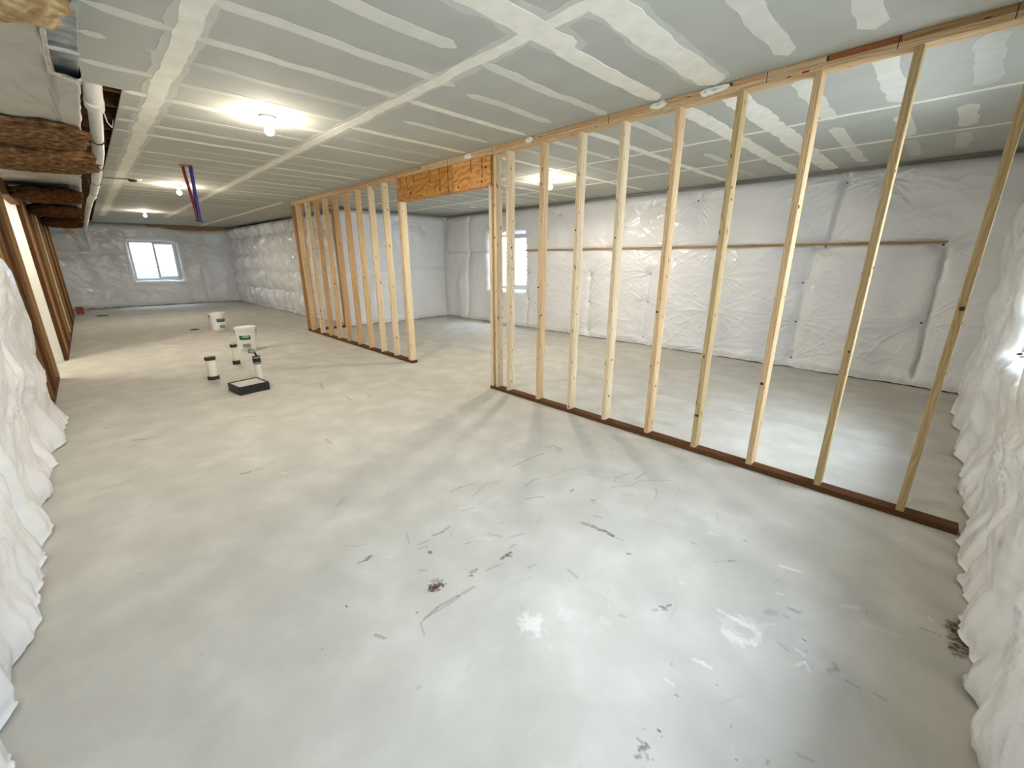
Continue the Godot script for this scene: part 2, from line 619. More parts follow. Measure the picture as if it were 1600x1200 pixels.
	scuff("b", 70, 90, [227, 33, 214, 34])
	scuff("b", 20, 70, [209, 32, 210, 34])
	scuff("d", 12, 35, [126, -2, 127, 1])
	scuff("w", 50, 35, [31, -360, 38, -357])
	scuff("w", 50, 35, [57, -347, 65, -342])
	scuff("d", 25, 70, [0, -453, 7, -448])
	scuff("d", 20, 40, [10, -448, 15, -447])
	scuff("d", 20, 70, [-16, -504, -13, -503])
	scuff("d", 22, 75, [50, -323, 55, -322])
	scuff("d", 20, 40, [59, -323, 62, -322])
	scuff("d", 20, 45, [116, -341, 116, -329])
	scuff("w", 20, 80, [71, -304, 72, -303])
	scuff("d", 50, 20, [-22, -365, -10, -364])
	scuff("d", 20, 50, [179, -518, 171, -491])
	scuff("d", 20, 50, [178, -442, 176, -425])
	scuff("d", 20, 40, [83, -449, 88, -443])
	scuff("d", 20, 30, [81, -235, 88, -241])
	scuff("d", 16, 60, [250, -409, 258, -397])
	scuff("d", 16, 50, [197, -430, 198, -419])
	scuff("k", 20, 70, [271, -344, 271, -343])
	scuff("d", 12, 40, [212, -346, 218, -343])
	scuff("w", 20, 40, [232, -281, 240, -281])
	scuff("w", 25, 50, [184, -309, 186, -306])
	scuff("d", 12, 60, [237, -200, 244, -198, 242, -189, 238, -191])
	scuff("k", 14, 90, [320, -308, 320, -306])
	scuff("k", 14, 90, [321, -221, 320, -220])
	var m: StandardMaterial3D = mats["concrete_marked"]
	m.detail_enabled = true
	m.detail_albedo = ImageTexture.create_from_image(stain)
	m.detail_uv_layer = BaseMaterial3D.DETAIL_UV_2
	m.detail_blend_mode = BaseMaterial3D.BLEND_MODE_MIX


# ------------------------------------------------------------------ the room
func slab(s: Shape, x0: float, x1: float, z0: float, z1: float, top := 0.0, deep := 0.12) -> void:
	s.box(Vector3((x0 + x1) / 2, top - deep / 2, (z0 + z1) / 2), Vector3(x1 - x0, deep, z1 - z0))


func build_floor() -> void:
	var s := Shape.new()
	slab(s, -2.2, SX0, -18.6, 0.7)
	slab(s, SX0, SX1, -18.6, SZ0)
	slab(s, SX0, SX1, SZ1, 0.7)
	slab(s, SX1, 4.372, -18.6, 0.7)
	slab(s, 4.378, 7.2, -18.6, 0.7)
	slab(s, 4.36, 4.39, -18.6, 0.7, -0.012, 0.1)
	var o := struct("floor", s, mats["concrete"])
	var m := Shape.new()
	m.quad(Vector3(SX0, 0, SZ0), Vector3(SX1, 0, SZ0), Vector3(SX1, 0, SZ1), Vector3(SX0, 0, SZ1), Vector3.UP, [Vector2(0, 0), Vector2(1, 0), Vector2(1, 1), Vector2(0, 1)])
	m.quad(Vector3(SX0, -0.12, SZ0), Vector3(SX1, -0.12, SZ0), Vector3(SX1, -0.12, SZ1), Vector3(SX0, -0.12, SZ1), Vector3.DOWN, [Vector2(0, 0), Vector2(1, 0), Vector2(1, 1), Vector2(0, 1)])
	m.t2 = m.t.duplicate()
	part("worn_slab", m, mats["concrete_marked"], o)


# a wall of boxes round its openings: along = x or z, from a to b, openings [from, to, sill, head]
func wall(called: String, axis: int, a: float, b: float, face: float, thick: float, openings := [], top := DECK, m: Material = null) -> MeshInstance3D:
	var s := Shape.new()
	var cuts := [a]
	for o in openings:
		cuts.append_array([o[0], o[1]])
	cuts.append(b)
	var put := func(p: float, q: float, y0: float, y1: float):
		if q - p < 0.001 or y1 - y0 < 0.001:
			return
		if axis == 0:
			s.box(Vector3((p + q) / 2, (y0 + y1) / 2, face + thick / 2), Vector3(q - p, y1 - y0, absf(thick)))
		else:
			s.box(Vector3(face + thick / 2, (y0 + y1) / 2, (p + q) / 2), Vector3(absf(thick), y1 - y0, q - p))
	for k in range(0, cuts.size(), 2):
		put.call(cuts[k], cuts[k + 1], 0.0, top)
	for o in openings:
		put.call(o[0], o[1], 0.0, o[2])
		put.call(o[0], o[1], o[3], top)
	return struct(called, s, m if m else mats["wall_concrete"])


func mud_strip(parent: Node, along_x: bool, p: float, a: float, b: float, width: float, m: Material, drop: float) -> void:
	var s := Shape.new()
	var steps := maxi(4, int(absf(b - a) / 0.06))
	var pts := PackedVector3Array()
	var y := CEIL - drop
	var seed_ := rng.randf() * 100.0
	for k in steps + 1:
		var u := lerpf(a, b, float(k) / steps)
		var w := width / 2
		var end := minf(absf(u - a), absf(u - b))
		if end < w:
			w = maxf(0.004, sqrt(w * w - (w - end) * (w - end)))
		var n0 := noise_c.get_noise_2d(u * 5.0, seed_) * w * 0.24
		var n1 := noise_c.get_noise_2d(u * 5.0, seed_ + 40.0) * w * 0.24
		var drift := noise_c.get_noise_2d(u * 1.6, seed_ + 80.0) * 0.018
		for e in [-w + n0 + drift, w + n1 + drift]:
			pts.append(Vector3(u, y, p + e) if along_x else Vector3(p + e, y, u))
	for k in steps:
		var q := [pts[2 * k], pts[2 * k + 1], pts[2 * k + 3], pts[2 * k + 2]]
		s.quad(q[0], q[1], q[2], q[3], Vector3.DOWN, [Vector2.ZERO, Vector2.ZERO, Vector2.ZERO, Vector2.ZERO])
		for e in [[0, 3], [1, 2]]:
			var up := Vector3(0, drop, 0)
			var out: Vector3 = (q[e[0]] - q[1 - e[0]]).normalized()
			s.quad(q[e[0]], q[e[1]], q[e[1]] + up, q[e[0]] + up, out, [Vector2.ZERO, Vector2.ZERO, Vector2.ZERO, Vector2.ZERO])
	part("joint_compound", s, m, parent)


func build_ceiling() -> void:
	var s := Shape.new()
	s.box(Vector3(2.4, DECK + 0.02, -8.95), Vector3(9.6, 0.04, 19.4))
	var c := struct("ceiling", s, mats["joist_wood"])
	# joists seen through the open strip above the ducts
	for k in 46:
		var z := -0.08 - 0.4064 * k + 0.25
		if z > 0.4 or z < -18.2:
			continue
		var j := Shape.new()
		j.box(Vector3(0.2, 2.70, z), Vector3(1.5, 0.27, 0.038), 0.003, 0, Vector2(k * 0.17, k * 0.31))
		part("joist", j, mats["joist_wood"], c)
	# boards
	var columns := [[0.185, 0.589], [0.591, 1.809], [1.811, 3.029], [3.031, 4.449], [4.451, 5.609], [5.611, 6.95]]
	for ci in columns.size():
		var breaks := [0.46]
		var z := -1.66 if ci % 2 == 0 else -1.31
		if ci == 0:
			z = -4.105
		while z > -18.3:
			breaks.append(z)
			z -= 3.66
		breaks.append(FAR)
		for k in breaks.size() - 1:
			var x0: float = columns[ci][0]
			var x1: float = columns[ci][1]
			if ci == 0 and k > 0:
				x0 = 0.415
			var z1: float = breaks[k] - 0.001
			var z0: float = breaks[k + 1] + 0.001
			if ci >= 3:
				if z1 < BACK:
					x1 = minf(x1, JOG)
				elif z0 < BACK:
					z0 = BACK
			if x1 - x0 < 0.05:
				continue
			var p := Shape.new()
			p.box(Vector3((x0 + x1) / 2, CEIL + 0.0065, (z0 + z1) / 2), Vector3(x1 - x0, 0.013, z1 - z0), 0.001)
			part("drywall_panel", p, mats["drywall"], c)
			if ci == 3 and z0 <= BACK and z1 > BACK:
				var e := Shape.new()
				e.box(Vector3((x0 + JOG) / 2, CEIL + 0.0065, (BACK + breaks[k + 1]) / 2), Vector3(JOG - x0, 0.013, BACK - breaks[k + 1] - 0.002), 0.001)
				part("drywall_panel", e, mats["drywall"], c)
	var B: Material = mats["compound"]
	var T: Material = mats["compound_thin"]
	var K: Material = mats["compound_skim"]
	rng.seed = 5
	# long joints, a skim coat wider than the fill
	for l in [[0.59, -15.6, 0.44, 0.10], [1.81, -15.0, 0.44, 0.085]]:
		mud_strip(c, false, l[0], l[1], l[2], l[3] + 0.07, K, 0.0012)
		mud_strip(c, false, l[0], l[1], l[2], l[3], B, 0.0024)
	for l in [[4.45, -9.2, 0.40, 0.05], [5.61, -9.2, 0.40, 0.05], [3.03, -18.2, -9.5, 0.10]]:
		mud_strip(c, false, l[0], l[1], l[2], l[3], B, 0.0024)
	# butt joints, wide and bright
	mud_strip(c, true, -1.66, 1.15, 2.15, 0.24, K, 0.0009)
	mud_strip(c, true, -1.66, 1.2, 2.1, 0.16, B, 0.0028)
	mud_strip(c, true, -1.69, 2.0, 3.10, 0.125, B, 0.0034)
	mud_strip(c, true, -1.30, 1.74, 3.11, 0.24, K, 0.0010)
	mud_strip(c, true, -1.30, 1.76, 3.11, 0.165, B, 0.0031)
	mud_strip(c, true, -1.63, 3.26, 6.84, 0.14, B, 0.0020)
	mud_strip(c, true, -1.28, 3.26, 6.84, 0.17, B, 0.0020)
	# screw lines: [z, from, to, width, coat]
	for q in [
		[-2.90, 0.22, 0.56, 0.085, T], [-3.26, 0.21, 0.31, 0.07, T], [-3.28, 0.46, 0.60, 0.06, K], [-3.68, 0.20, 0.56, 0.075, T], [-4.12, 0.42, 0.56, 0.08, B], [-4.53, 0.42, 0.55, 0.08, T], [-4.93, 0.42, 0.55, 0.08, T], [-5.31, 0.42, 0.55, 0.07, T],
		[-2.09, 0.75, 1.64, 0.105, T], [-2.49, 0.62, 1.95, 0.085, T], [-2.92, 0.62, 1.80, 0.075, T], [-3.30, 0.66, 1.89, 0.07, K], [-3.71, 0.62, 1.78, 0.075, K], [-4.14, 0.62, 1.80, 0.08, T], [-4.56, 0.62, 1.80, 0.075, K], [-4.97, 0.62, 1.80, 0.075, T], [-5.35, 0.62, 1.80, 0.075, B], [-5.76, 0.95, 1.80, 0.06, K],
		[-0.865, 2.10, 2.98, 0.11, T], [-0.49, 2.35, 2.97, 0.11, T], [-2.12, 1.85, 3.12, 0.08, T], [-2.54, 2.08, 2.96, 0.075, T], [-2.94, 1.86, 3.08, 0.07, B], [-3.36, 2.07, 3.0, 0.07, T], [-3.83, 1.84, 3.10, 0.075, B], [-4.19, 1.95, 3.06, 0.065, K], [-4.60, 1.86, 3.06, 0.065, T],
		[-0.90, 3.40, 4.50, 0.11, T], [-0.94, 4.76, 6.60, 0.10, T], [-0.49, 3.36, 4.36, 0.12, T], [-0.50, 4.74, 5.55, 0.11, T], [-0.50, 5.7, 6.6, 0.10, K], [-0.08, 3.40, 4.35, 0.12, K], [-0.13, 4.75, 5.5, 0.11, T], [-0.15, 5.7, 6.5, 0.10, K],
		[-2.08, 3.30, 4.42, 0.08, T], [-2.06, 4.9, 5.5, 0.08, T], [-2.1, 5.8, 6.7, 0.07, K], [-2.49, 3.28, 6.7, 0.085, B], [-2.90, 3.3, 4.4, 0.07, T], [-2.9, 4.7, 5.5, 0.07, K], [-3.31, 3.3, 5.5, 0.07, K], [-3.72, 3.3, 6.6, 0.07, B], [-4.2, 3.3, 4.4, 0.06, K], [-4.6, 3.3, 5.5, 0.06, T], [-5.0, 3.3, 6.6, 0.06, B],
	]:
		mud_strip(c, true, q[0], q[1], q[2], q[3], q[4], 0.0016)
	for k in 17:      # farther on, where they crowd together
		var z := -6.16 - 0.4064 * k
		mud_strip(c, true, z, 0.64, 1.80, 0.06, T if k % 2 == 0 else K, 0.0016)
		mud_strip(c, true, z + 0.9, 1.86, 3.0, 0.06, [T, K, B][k % 3], 0.0016)
		if z > -9.2:
			mud_strip(c, true, z, 0.43, 0.55, 0.06, K, 0.0016)
			mud_strip(c, true, z + 0.7, 3.4, 4.3, 0.06, [K, T][k % 2], 0.0016)
			mud_strip(c, true, z + 0.7, 4.6, 6.6, 0.06, [T, K][k % 2], 0.0016)


# ------------------------------------------------------------------ windows
# at = middle of the opening on the inner wall face; out = outward
func window(called: String, at: Vector3, out: Vector3, label: String) -> void:
	var o := Node3D.new()
	o.name = called
	add_child(o)
	o.position = at + out * 0.17
	o.rotation.y = atan2(-out.x, -out.z)      # local +z looks into the room
	o.set_meta("kind", "structure")
	var f := Shape.new()
	for q in [[Vector3(0, 0.575, 0), Vector3(1.2, 0.05, 0.08)], [Vector3(0, -0.575, 0), Vector3(1.2, 0.05, 0.08)], [Vector3(-0.575, 0, 0), Vector3(0.05, 1.1, 0.08)], [Vector3(0.575, 0, 0), Vector3(0.05, 1.1, 0.08)]]:
		f.box(q[0], q[1], 0.005)
	part("frame", f, mats["vinyl"], o)
	var m := Shape.new()
	m.box(Vector3(0.03, 0, 0.01), Vector3(0.06, 1.1, 0.06), 0.005)
	part("mullion", m, mats["vinyl"], o)
	var e := Shape.new()
	for q in [[Vector3(0.30, 0.53, 0.015), Vector3(0.5, 0.04, 0.04)], [Vector3(0.30, -0.53, 0.015), Vector3(0.5, 0.04, 0.04)], [Vector3(0.53, 0, 0.015), Vector3(0.04, 1.1, 0.04)]]:
		e.box(q[0], q[1], 0.004)
	part("sash", e, mats["vinyl"], o)
	for q in [[-0.275, -0.012, 0.55], [0.30, 0.012, 0.50]]:
		var g := Shape.new()
		g.quad(Vector3(q[0] - q[2] / 2, -0.55, q[1]), Vector3(q[0] + q[2] / 2, -0.55, q[1]), Vector3(q[0] + q[2] / 2, 0.55, q[1]), Vector3(q[0] - q[2] / 2, 0.55, q[1]), Vector3.BACK, [Vector2.ZERO, Vector2.ZERO, Vector2.ZERO, Vector2.ZERO])
		part("pane", g, mats["pane"], o)
	# the corrugated steel well outside
	var w := thing("window_well", label, "window well", Vector3(at.x, 0, at.z) + out * 0.21)
	w.rotation.y = atan2(-out.x, -out.z)
	var p := PackedVector3Array()
	var nu := 33
	var nv := 129
	for jv in nv:
		var y := lerpf(0.45, 2.45, float(jv) / (nv - 1))
		for ju in nu:
			var g := PI * ju / (nu - 1)
			var r := 0.012 * sin(y * TAU / 0.105)
			p.append(Vector3(cos(g) * (0.72 + r), y, -sin(g) * (0.75 + r)))
	var liner := Shape.new()
	liner.grid(p, nu, nv, Vector3.BACK)
	part("liner", liner, mats["well_steel"], w)
	var rim := Shape.new()
	var ring := []
	for ju in nu:
		var g := PI * ju / (nu - 1)
		ring.append(Vector3(cos(g) * 0.73, 2.455, -sin(g) * 0.76))
	rim.tube(ring, 0.018, 8)
	part("rim", rim, mats["well_steel"], w)
	var bed := Shape.new()
	bed.box(Vector3(0, 0.52, -0.40), Vector3(1.5, 0.14, 0.80), 0.0)
	part("gravel_bed", bed, mats["gravel"], w)


# ------------------------------------------------------------------ quilted insulation
# origin on the wall face at floor level; u runs along the wall, out into the room
func blanket(label: String, o: Vector3, udir: Vector3, out: Vector3, length: float, height: float, step: float, opt: Dictionary) -> Node3D:
	var T := thing("insulation_blanket", label, "insulation")
	var nu := int(length / step) + 1
	var nv := int(height / step) + 1
	var pins: Array = opt.get("pins", [])
	var seams: Array = opt.get("seams", [])
	var creases: Array = opt.get("creases", [])
	var holes: Array = opt.get("holes", [])
	var thick: float = opt.get("thick", 0.12)
	var puff: float = opt.get("puff", 0.03)
	var crumple: float = opt.get("crumple", 1.0)
	var hem: float = opt.get("hem", 0.02)
	var lean: float = opt.get("lean", 0.0)
	var pillow: float = opt.get("pillow", 0.0)
	var pts := PackedVector3Array()
	pts.resize(nu * nv)
	var keep := PackedByteArray()
	keep.resize((nu - 1) * (nv - 1))
	keep.fill(1)
	var sag: Array = opt.get("sag", [])
	var sd: float = opt.get("seed", 0.0)
	for ju in nu:
		var u := length * ju / (nu - 1)
		var near := []
		for p in pins:
			if absf(p.x - u) < 0.8:
				near.append(p)
		var wob := noise_a.get_noise_2d(u * 1.3 + sd, 3.0)
		var wob2 := noise_b.get_noise_2d(u * 5.0 + sd, 9.0)
		var wob3 := noise_b.get_noise_2d(u * 14.0 + sd, 29.0)
		for jv in nv:
			var v := height * jv / (nv - 1)
			var d := thick + puff * noise_a.get_noise_2d(u * 0.9 + sd, v * 1.2 + sd) * 1.2
			if pillow > 0.0:
				d += pillow * (pow(absf(sin(PI * (u + 0.22 * wob) / 0.62)), 0.55) * (1.0 + 0.5 * noise_b.get_noise_2d(u * 0.8 + sd, v)) * pow(absf(sin(PI * (v - 0.05 + 0.04 * wob2) / 0.53)), 0.55) - 0.5)
			# fine tension wrinkles and soft crumple
			var q := noise_b.get_noise_2d(u * 2.6 + sd, v * 4.5)
			d += crumple * (0.010 * q + 0.011 * (1.0 - absf(noise_c.get_noise_2d(u * 2.2 + sd, v * 3.4))) ** 5)
			for p in near:
				var du: float = u - p.x
				var dv: float = v - p.y
				var r := sqrt(du * du + dv * dv)
				if r > 0.8:
					continue
				var k: float = p.z
				d -= k * 0.035 * exp(-r * r / 0.006) + k * 0.030 * exp(-r * r / 0.08)
				var g := atan2(dv, du)
				var ph := noise_c.get_noise_2d(p.x * 7.0 + cos(g) * 2.0, p.y * 5.0 + sin(g) * 2.0 + r * 0.8)
				var f1 := 1.0 - absf(sin(g * 5.5 + 4.0 * ph + p.x * 9.0))
				var f2 := 1.0 - absf(sin(g * 11.5 + 6.0 * ph + p.y * 9.0))
				var side := 0.5 + 0.5 * cos(2.0 * g)
				d += k * smoothstep(0.015, 0.09, r) * (0.036 * f1 * f1 * f1 * exp(-r / 0.30) * (0.35 + 0.65 * side) + 0.013 * f2 * f2 * exp(-r / 0.15))
			for s in seams:
				var dv: float = v - s.y - 0.006 * wob2
				if absf(dv) < 0.35:
					d -= s.z * (0.045 * exp(-dv * dv / 0.0009) + 0.022 * exp(-dv * dv / 0.02))
			for c in creases:      # [u at floor, u at top, from v, to v, depth, width]
				var cu: float = lerpf(c[0], c[1], v / height) + 0.02 * noise_b.get_noise_2d(v * 6.0, c[0] * 5.0)
				var du: float = u - cu
				if absf(du) < 0.3:
					var w: float = smoothstep(c[2] - 0.05, c[2] + 0.05, v) * (1.0 - smoothstep(c[3] - 0.05, c[3] + 0.05, v))
					d -= w * c[4] * (exp(-du * du / (c[5] * c[5])) + 0.35 * exp(-du * du / (c[5] * c[5] * 12.0)))
			var top := height - v
			var tuck: float = 0.14
			if top < tuck:
				d *= maxf(0.1, sqrt(1.0 - pow((tuck - top) / tuck, 2.2)))
			if v < 0.22:
				var e := 1.0 - v / 0.22
				d += hem * e * (0.8 + 0.9 * wob + 0.9 * wob2 + 0.15 * wob3) - 0.03 * smoothstep(0.55, 1.0, e) * (1.0 - hem * 8.0)
			d += lean * (1.0 - v / height) + 0.02 * wob
			var hide := false
			var close := false
			for h in holes:      # [u0, v0, u1, v1]
				var dx := maxf(h[0] - u, u - h[2])
				var dy := maxf(h[1] - v, v - h[3])
				var dd := maxf(dx, dy)
				if dx > 0.0 and dy > 0.0:
					dd = sqrt(dx * dx + dy * dy)
				dd += 0.010 * noise_b.get_noise_2d(u * 9.0 + sd, v * 9.0)
				if dd < 0.10:
					close = true
					var f := clampf(dd / 0.10, 0.0, 1.0)
					d = lerpf(-0.02, d, sqrt(1.0 - (1.0 - f) * (1.0 - f)))
				if dd < -step * 0.6:
					hide = true
			d = maxf(d, -0.02 if close else 0.018)
			if sag.size() and u > sag[0] and u < sag[1]:
				v *= 1.0 - sag[2] / height * pow(sin(PI * (u - sag[0]) / (sag[1] - sag[0])), 0.6)
			var lift := maxf(0.0, 0.012 + 0.02 * wob2) if jv == 0 else 0.0
			pts[jv * nu + ju] = o + udir * u + Vector3.UP * (v + lift) + out * d
			if hide and ju > 0 and jv > 0:
				keep[(jv - 1) * (nu - 1) + ju - 1] = 0
	var s := Shape.new()
	s.grid(pts, nu, nv, out, keep)
	part("facing", s, mats["poly"], T)
	for p in pins:
		if p.z < 0.5 or not opt.get("show_pins", true):
			continue
		var a := clampi(roundi(p.x / length * (nu - 1)), 0, nu - 1)
		var b := clampi(roundi(p.y / height * (nv - 1)), 0, nv - 1)
		var pin := Shape.new()
		var tilt := Basis(Quaternion(Vector3.UP, out))
		pin.lathe([Vector2(0.0, 0.006), Vector2(0.010, 0.005), Vector2(0.013, 0.0), Vector2(0.013, -0.01)], Vector3.ZERO, 10, false, tilt)
		part("pin", pin, mats["pin_dark"], T, pts[b * nu + a] + out * 0.002)
	return T


func build_insulation() -> void:
	# right wall of the far room, u from the near wall away
	var pins := []
	for q in [[-1.35, 1.16], [-1.36, 0.64], [-1.33, 0.12], [-3.60, 1.22], [-3.60, 0.75], [-3.62, 0.13], [-4.82, 1.18], [-4.83, 0.68], [-4.80, 0.13], [-2.45, 1.20], [-2.46, 0.68], [-2.45, 0.12], [-6.43, 1.17], [-6.46, 0.63], [-0.10, 0.75], [-0.10, 1.62], [-1.19, 1.63], [-1.10, 2.38], [-0.73, 2.37], [-2.52, 1.66], [-3.32, 1.63], [-4.40, 1.64], [-5.60, 2.30], [-2.9, 2.33]]:
		pins.append(Vector3(NEAR - q[0], q[1], 1.0))
	blanket("long white quilted insulation wall behind the bare studs, with a tan strip across it", Vector3(RIGHT, 0, NEAR), Vector3.FORWARD, Vector3.LEFT, 9.86, 2.50, 0.0125, {
		"pins": pins, "seams": [Vector3(0, 1.65, 0.6)], "puff": 0.035, "crumple": 0.55, "thick": 0.14, "seed": 3.0,
		"creases": [[1.82, 1.55, 1.65, 2.5, 0.05, 0.022], [1.8, 1.7, 0.1, 1.65, 0.035, 0.05], [0.50, 0.56, 0.1, 1.6, 0.06, 0.02], [8.95, 8.85, 0.0, 2.45, 0.07, 0.03], [6.9, 6.9, 0.0, 1.1, 0.03, 0.05], [4.07, 4.05, 0.1, 1.25, 0.03, 0.05], [5.28, 5.26, 0.1, 1.25, 0.03, 0.05]],
		"holes": [[6.99, 0.80, 8.19, 2.02]]})
	# back wall of the far room
	pins = []
	for q in [[5.05, 1.25], [5.0, 1.85], [4.9, 0.7], [5.9, 0.7], [6.1, 2.2], [5.4, 2.3]]:
		pins.append(Vector3(q[0] - 4.03, q[1], 0.8))
	blanket("white quilted insulation on the back wall, seen through the framed opening", Vector3(4.03, 0, BACK), Vector3.RIGHT, Vector3.BACK, 2.92, 2.50, 0.02, {
		"pins": pins, "seams": [Vector3(0, 1.25, 0.6)], "crumple": 0.7, "thick": 0.14, "seed": 13.0, "show_pins": false, "creases": [[1.42, 1.42, 0.0, 1.2, 0.04, 0.03], [2.78, 2.78, 0.0, 2.5, 0.10, 0.06]]})
	# the puffy glossy run past the partition's far end
	pins = []
	for q in [[-10.3, 1.25], [-11.4, 1.6], [-12.5, 1.05], [-11.5, 0.55], [-12.6, 2.1], [-13.6, 1.6], [-14.8, 1.1], [-13.7, 0.6], [-16.0, 1.6], [-15.2, 2.2], [-17.0, 1.0], [-10.2, 2.1], [-11.4, 2.2], [-16.4, 0.5], [-10.2, 0.5]]:
		pins.append(Vector3(BACK - q[0], q[1], 1.5))
	blanket("puffy glossy white insulation run past the far end of the bare stud partition", Vector3(JOG + 0.06, 0, BACK + 0.10), Vector3(-0.035, 0, -1).normalized(), Vector3(-1, 0, 0.035).normalized(), 9.0, 2.50, 0.03, {
		"pins": pins, "seams": [Vector3(0, 1.6, 0.5)], "puff": 0.06, "crumple": 0.5, "pillow": 0.11, "thick": 0.17, "seed": 23.0, "hem": 0.04, "show_pins": false})
	# far end wall
	pins = []
	for q in [[0.5, 1.66], [2.5, 1.2], [3.0, 1.64], [0.4, 2.2], [1.2, 0.4], [3.1, 0.5]]:
		pins.append(Vector3(q[0] + 0.55, q[1], 0.6))
	blanket("flat dull white insulation on the far end wall round the small bright window", Vector3(-0.55, 0, FAR), Vector3.RIGHT, Vector3.BACK, 4.7, 2.48, 0.04, {
		"pins": pins, "seams": [Vector3(0, 1.66, 0.5)], "thick": 0.10, "seed": 33.0, "show_pins": false, "holes": [[1.65, 0.81, 2.86, 2.02]], "sag": [2.55, 4.3, 0.085], "creases": [[3.5, 3.4, 0.0, 1.2, 0.03, 0.05]]})
	# left side, beside the camera
	pins = []
	for q in [[-5.2, 1.2], [-4.6, 1.2], [-3.6, 1.3], [-2.6, 1.2], [-1.4, 1.2], [-4.0, 0.6], [-2.8, 0.55], [-1.8, 0.6], [-4.9, 0.5], [-5.3, 1.9]]:
		pins.append(Vector3(NEAR - q[0], q[1], 0.55))
	blanket("billowing white insulation along the left wall beside the framed doorway", Vector3(LEFT, 0, NEAR), Vector3.FORWARD, Vector3.RIGHT, 6.27, 2.30, 0.02, {
		"pins": pins, "puff": 0.065, "crumple": 0.4, "thick": 0.105, "hem": 0.05, "seed": 43.0, "show_pins": false, "seams": [Vector3(0, 1.5, 0.5)],
		"creases": [[2.3, 2.2, 0.0, 2.2, 0.03, 0.05], [3.5, 3.6, 0.0, 2.2, 0.03, 0.05], [4.7, 4.7, 0.0, 2.2, 0.03, 0.05]]})
	# near wall on the right, the crumpled one
	pins = []
	for q in [[2.2, 0.9], [3.1, 0.5], [4.9, 1.2], [5.6, 1.6], [5.2, 0.6], [2.7, 1.6], [1.6, 0.5]]:
		pins.append(Vector3(q[0] - LEFT, q[1], 0.6))
	blanket("crumpled white insulation on the near wall at the right, its loose hem on the floor", Vector3(LEFT, 0, NEAR), Vector3.RIGHT, Vector3.FORWARD, 7.50, 2.50, 0.018, {
		"pins": pins, "puff": 0.06, "crumple": 0.45, "thick": 0.085, "hem": 0.06, "lean": 0.0, "seed": 53.0, "show_pins": false,
		"holes": [[3.78, 0.86, 4.98, 2.06], [1.15, 0.86, 2.35, 2.06]], "creases": [[3.3, 3.2, 0.0, 0.9, 0.05, 0.05], [2.6, 2.75, 0.0, 2.4, 0.05, 0.05], [6.9, 6.9, 0.0, 2.4, 0.05, 0.04]]})
	# the tan strip along the quilted wall
	var s := Shape.new()
	s.box(Vector3(0, 0, 0), Vector3(0.022, 0.03, 5.62), 0.002, 2)
	single("batten_strip", s, mats["pine_brown"], "long thin tan wooden strip fixed level across the quilted right wall", "batten", "", Vector3(6.805, 1.65, -2.88))
	s = Shape.new()
	s.box(Vector3(0, 0, 0), Vector3(0.012, 0.028, 0.8), 0.002, 2)
	single("batten_strip", s, mats["pine_brown"], "short thin wooden strip beside the far room's window", "batten", "", Vector3(6.81, 1.65, -6.10))


# ------------------------------------------------------------------ framing
var stud_meshes := {}

func lumber(size: Vector3, along: int, variant: int) -> ArrayMesh:
	var key := "%s %d %d" % [size.snapped(Vector3.ONE * 0.001), along, variant]
	if not stud_meshes.has(key):
		var s := Shape.new()
		s.box(Vector3.ZERO, size, 0.003, along, Vector2(variant * 0.37, variant * 0.53))
		stud_meshes[key] = s.mesh()
	return stud_meshes[key]


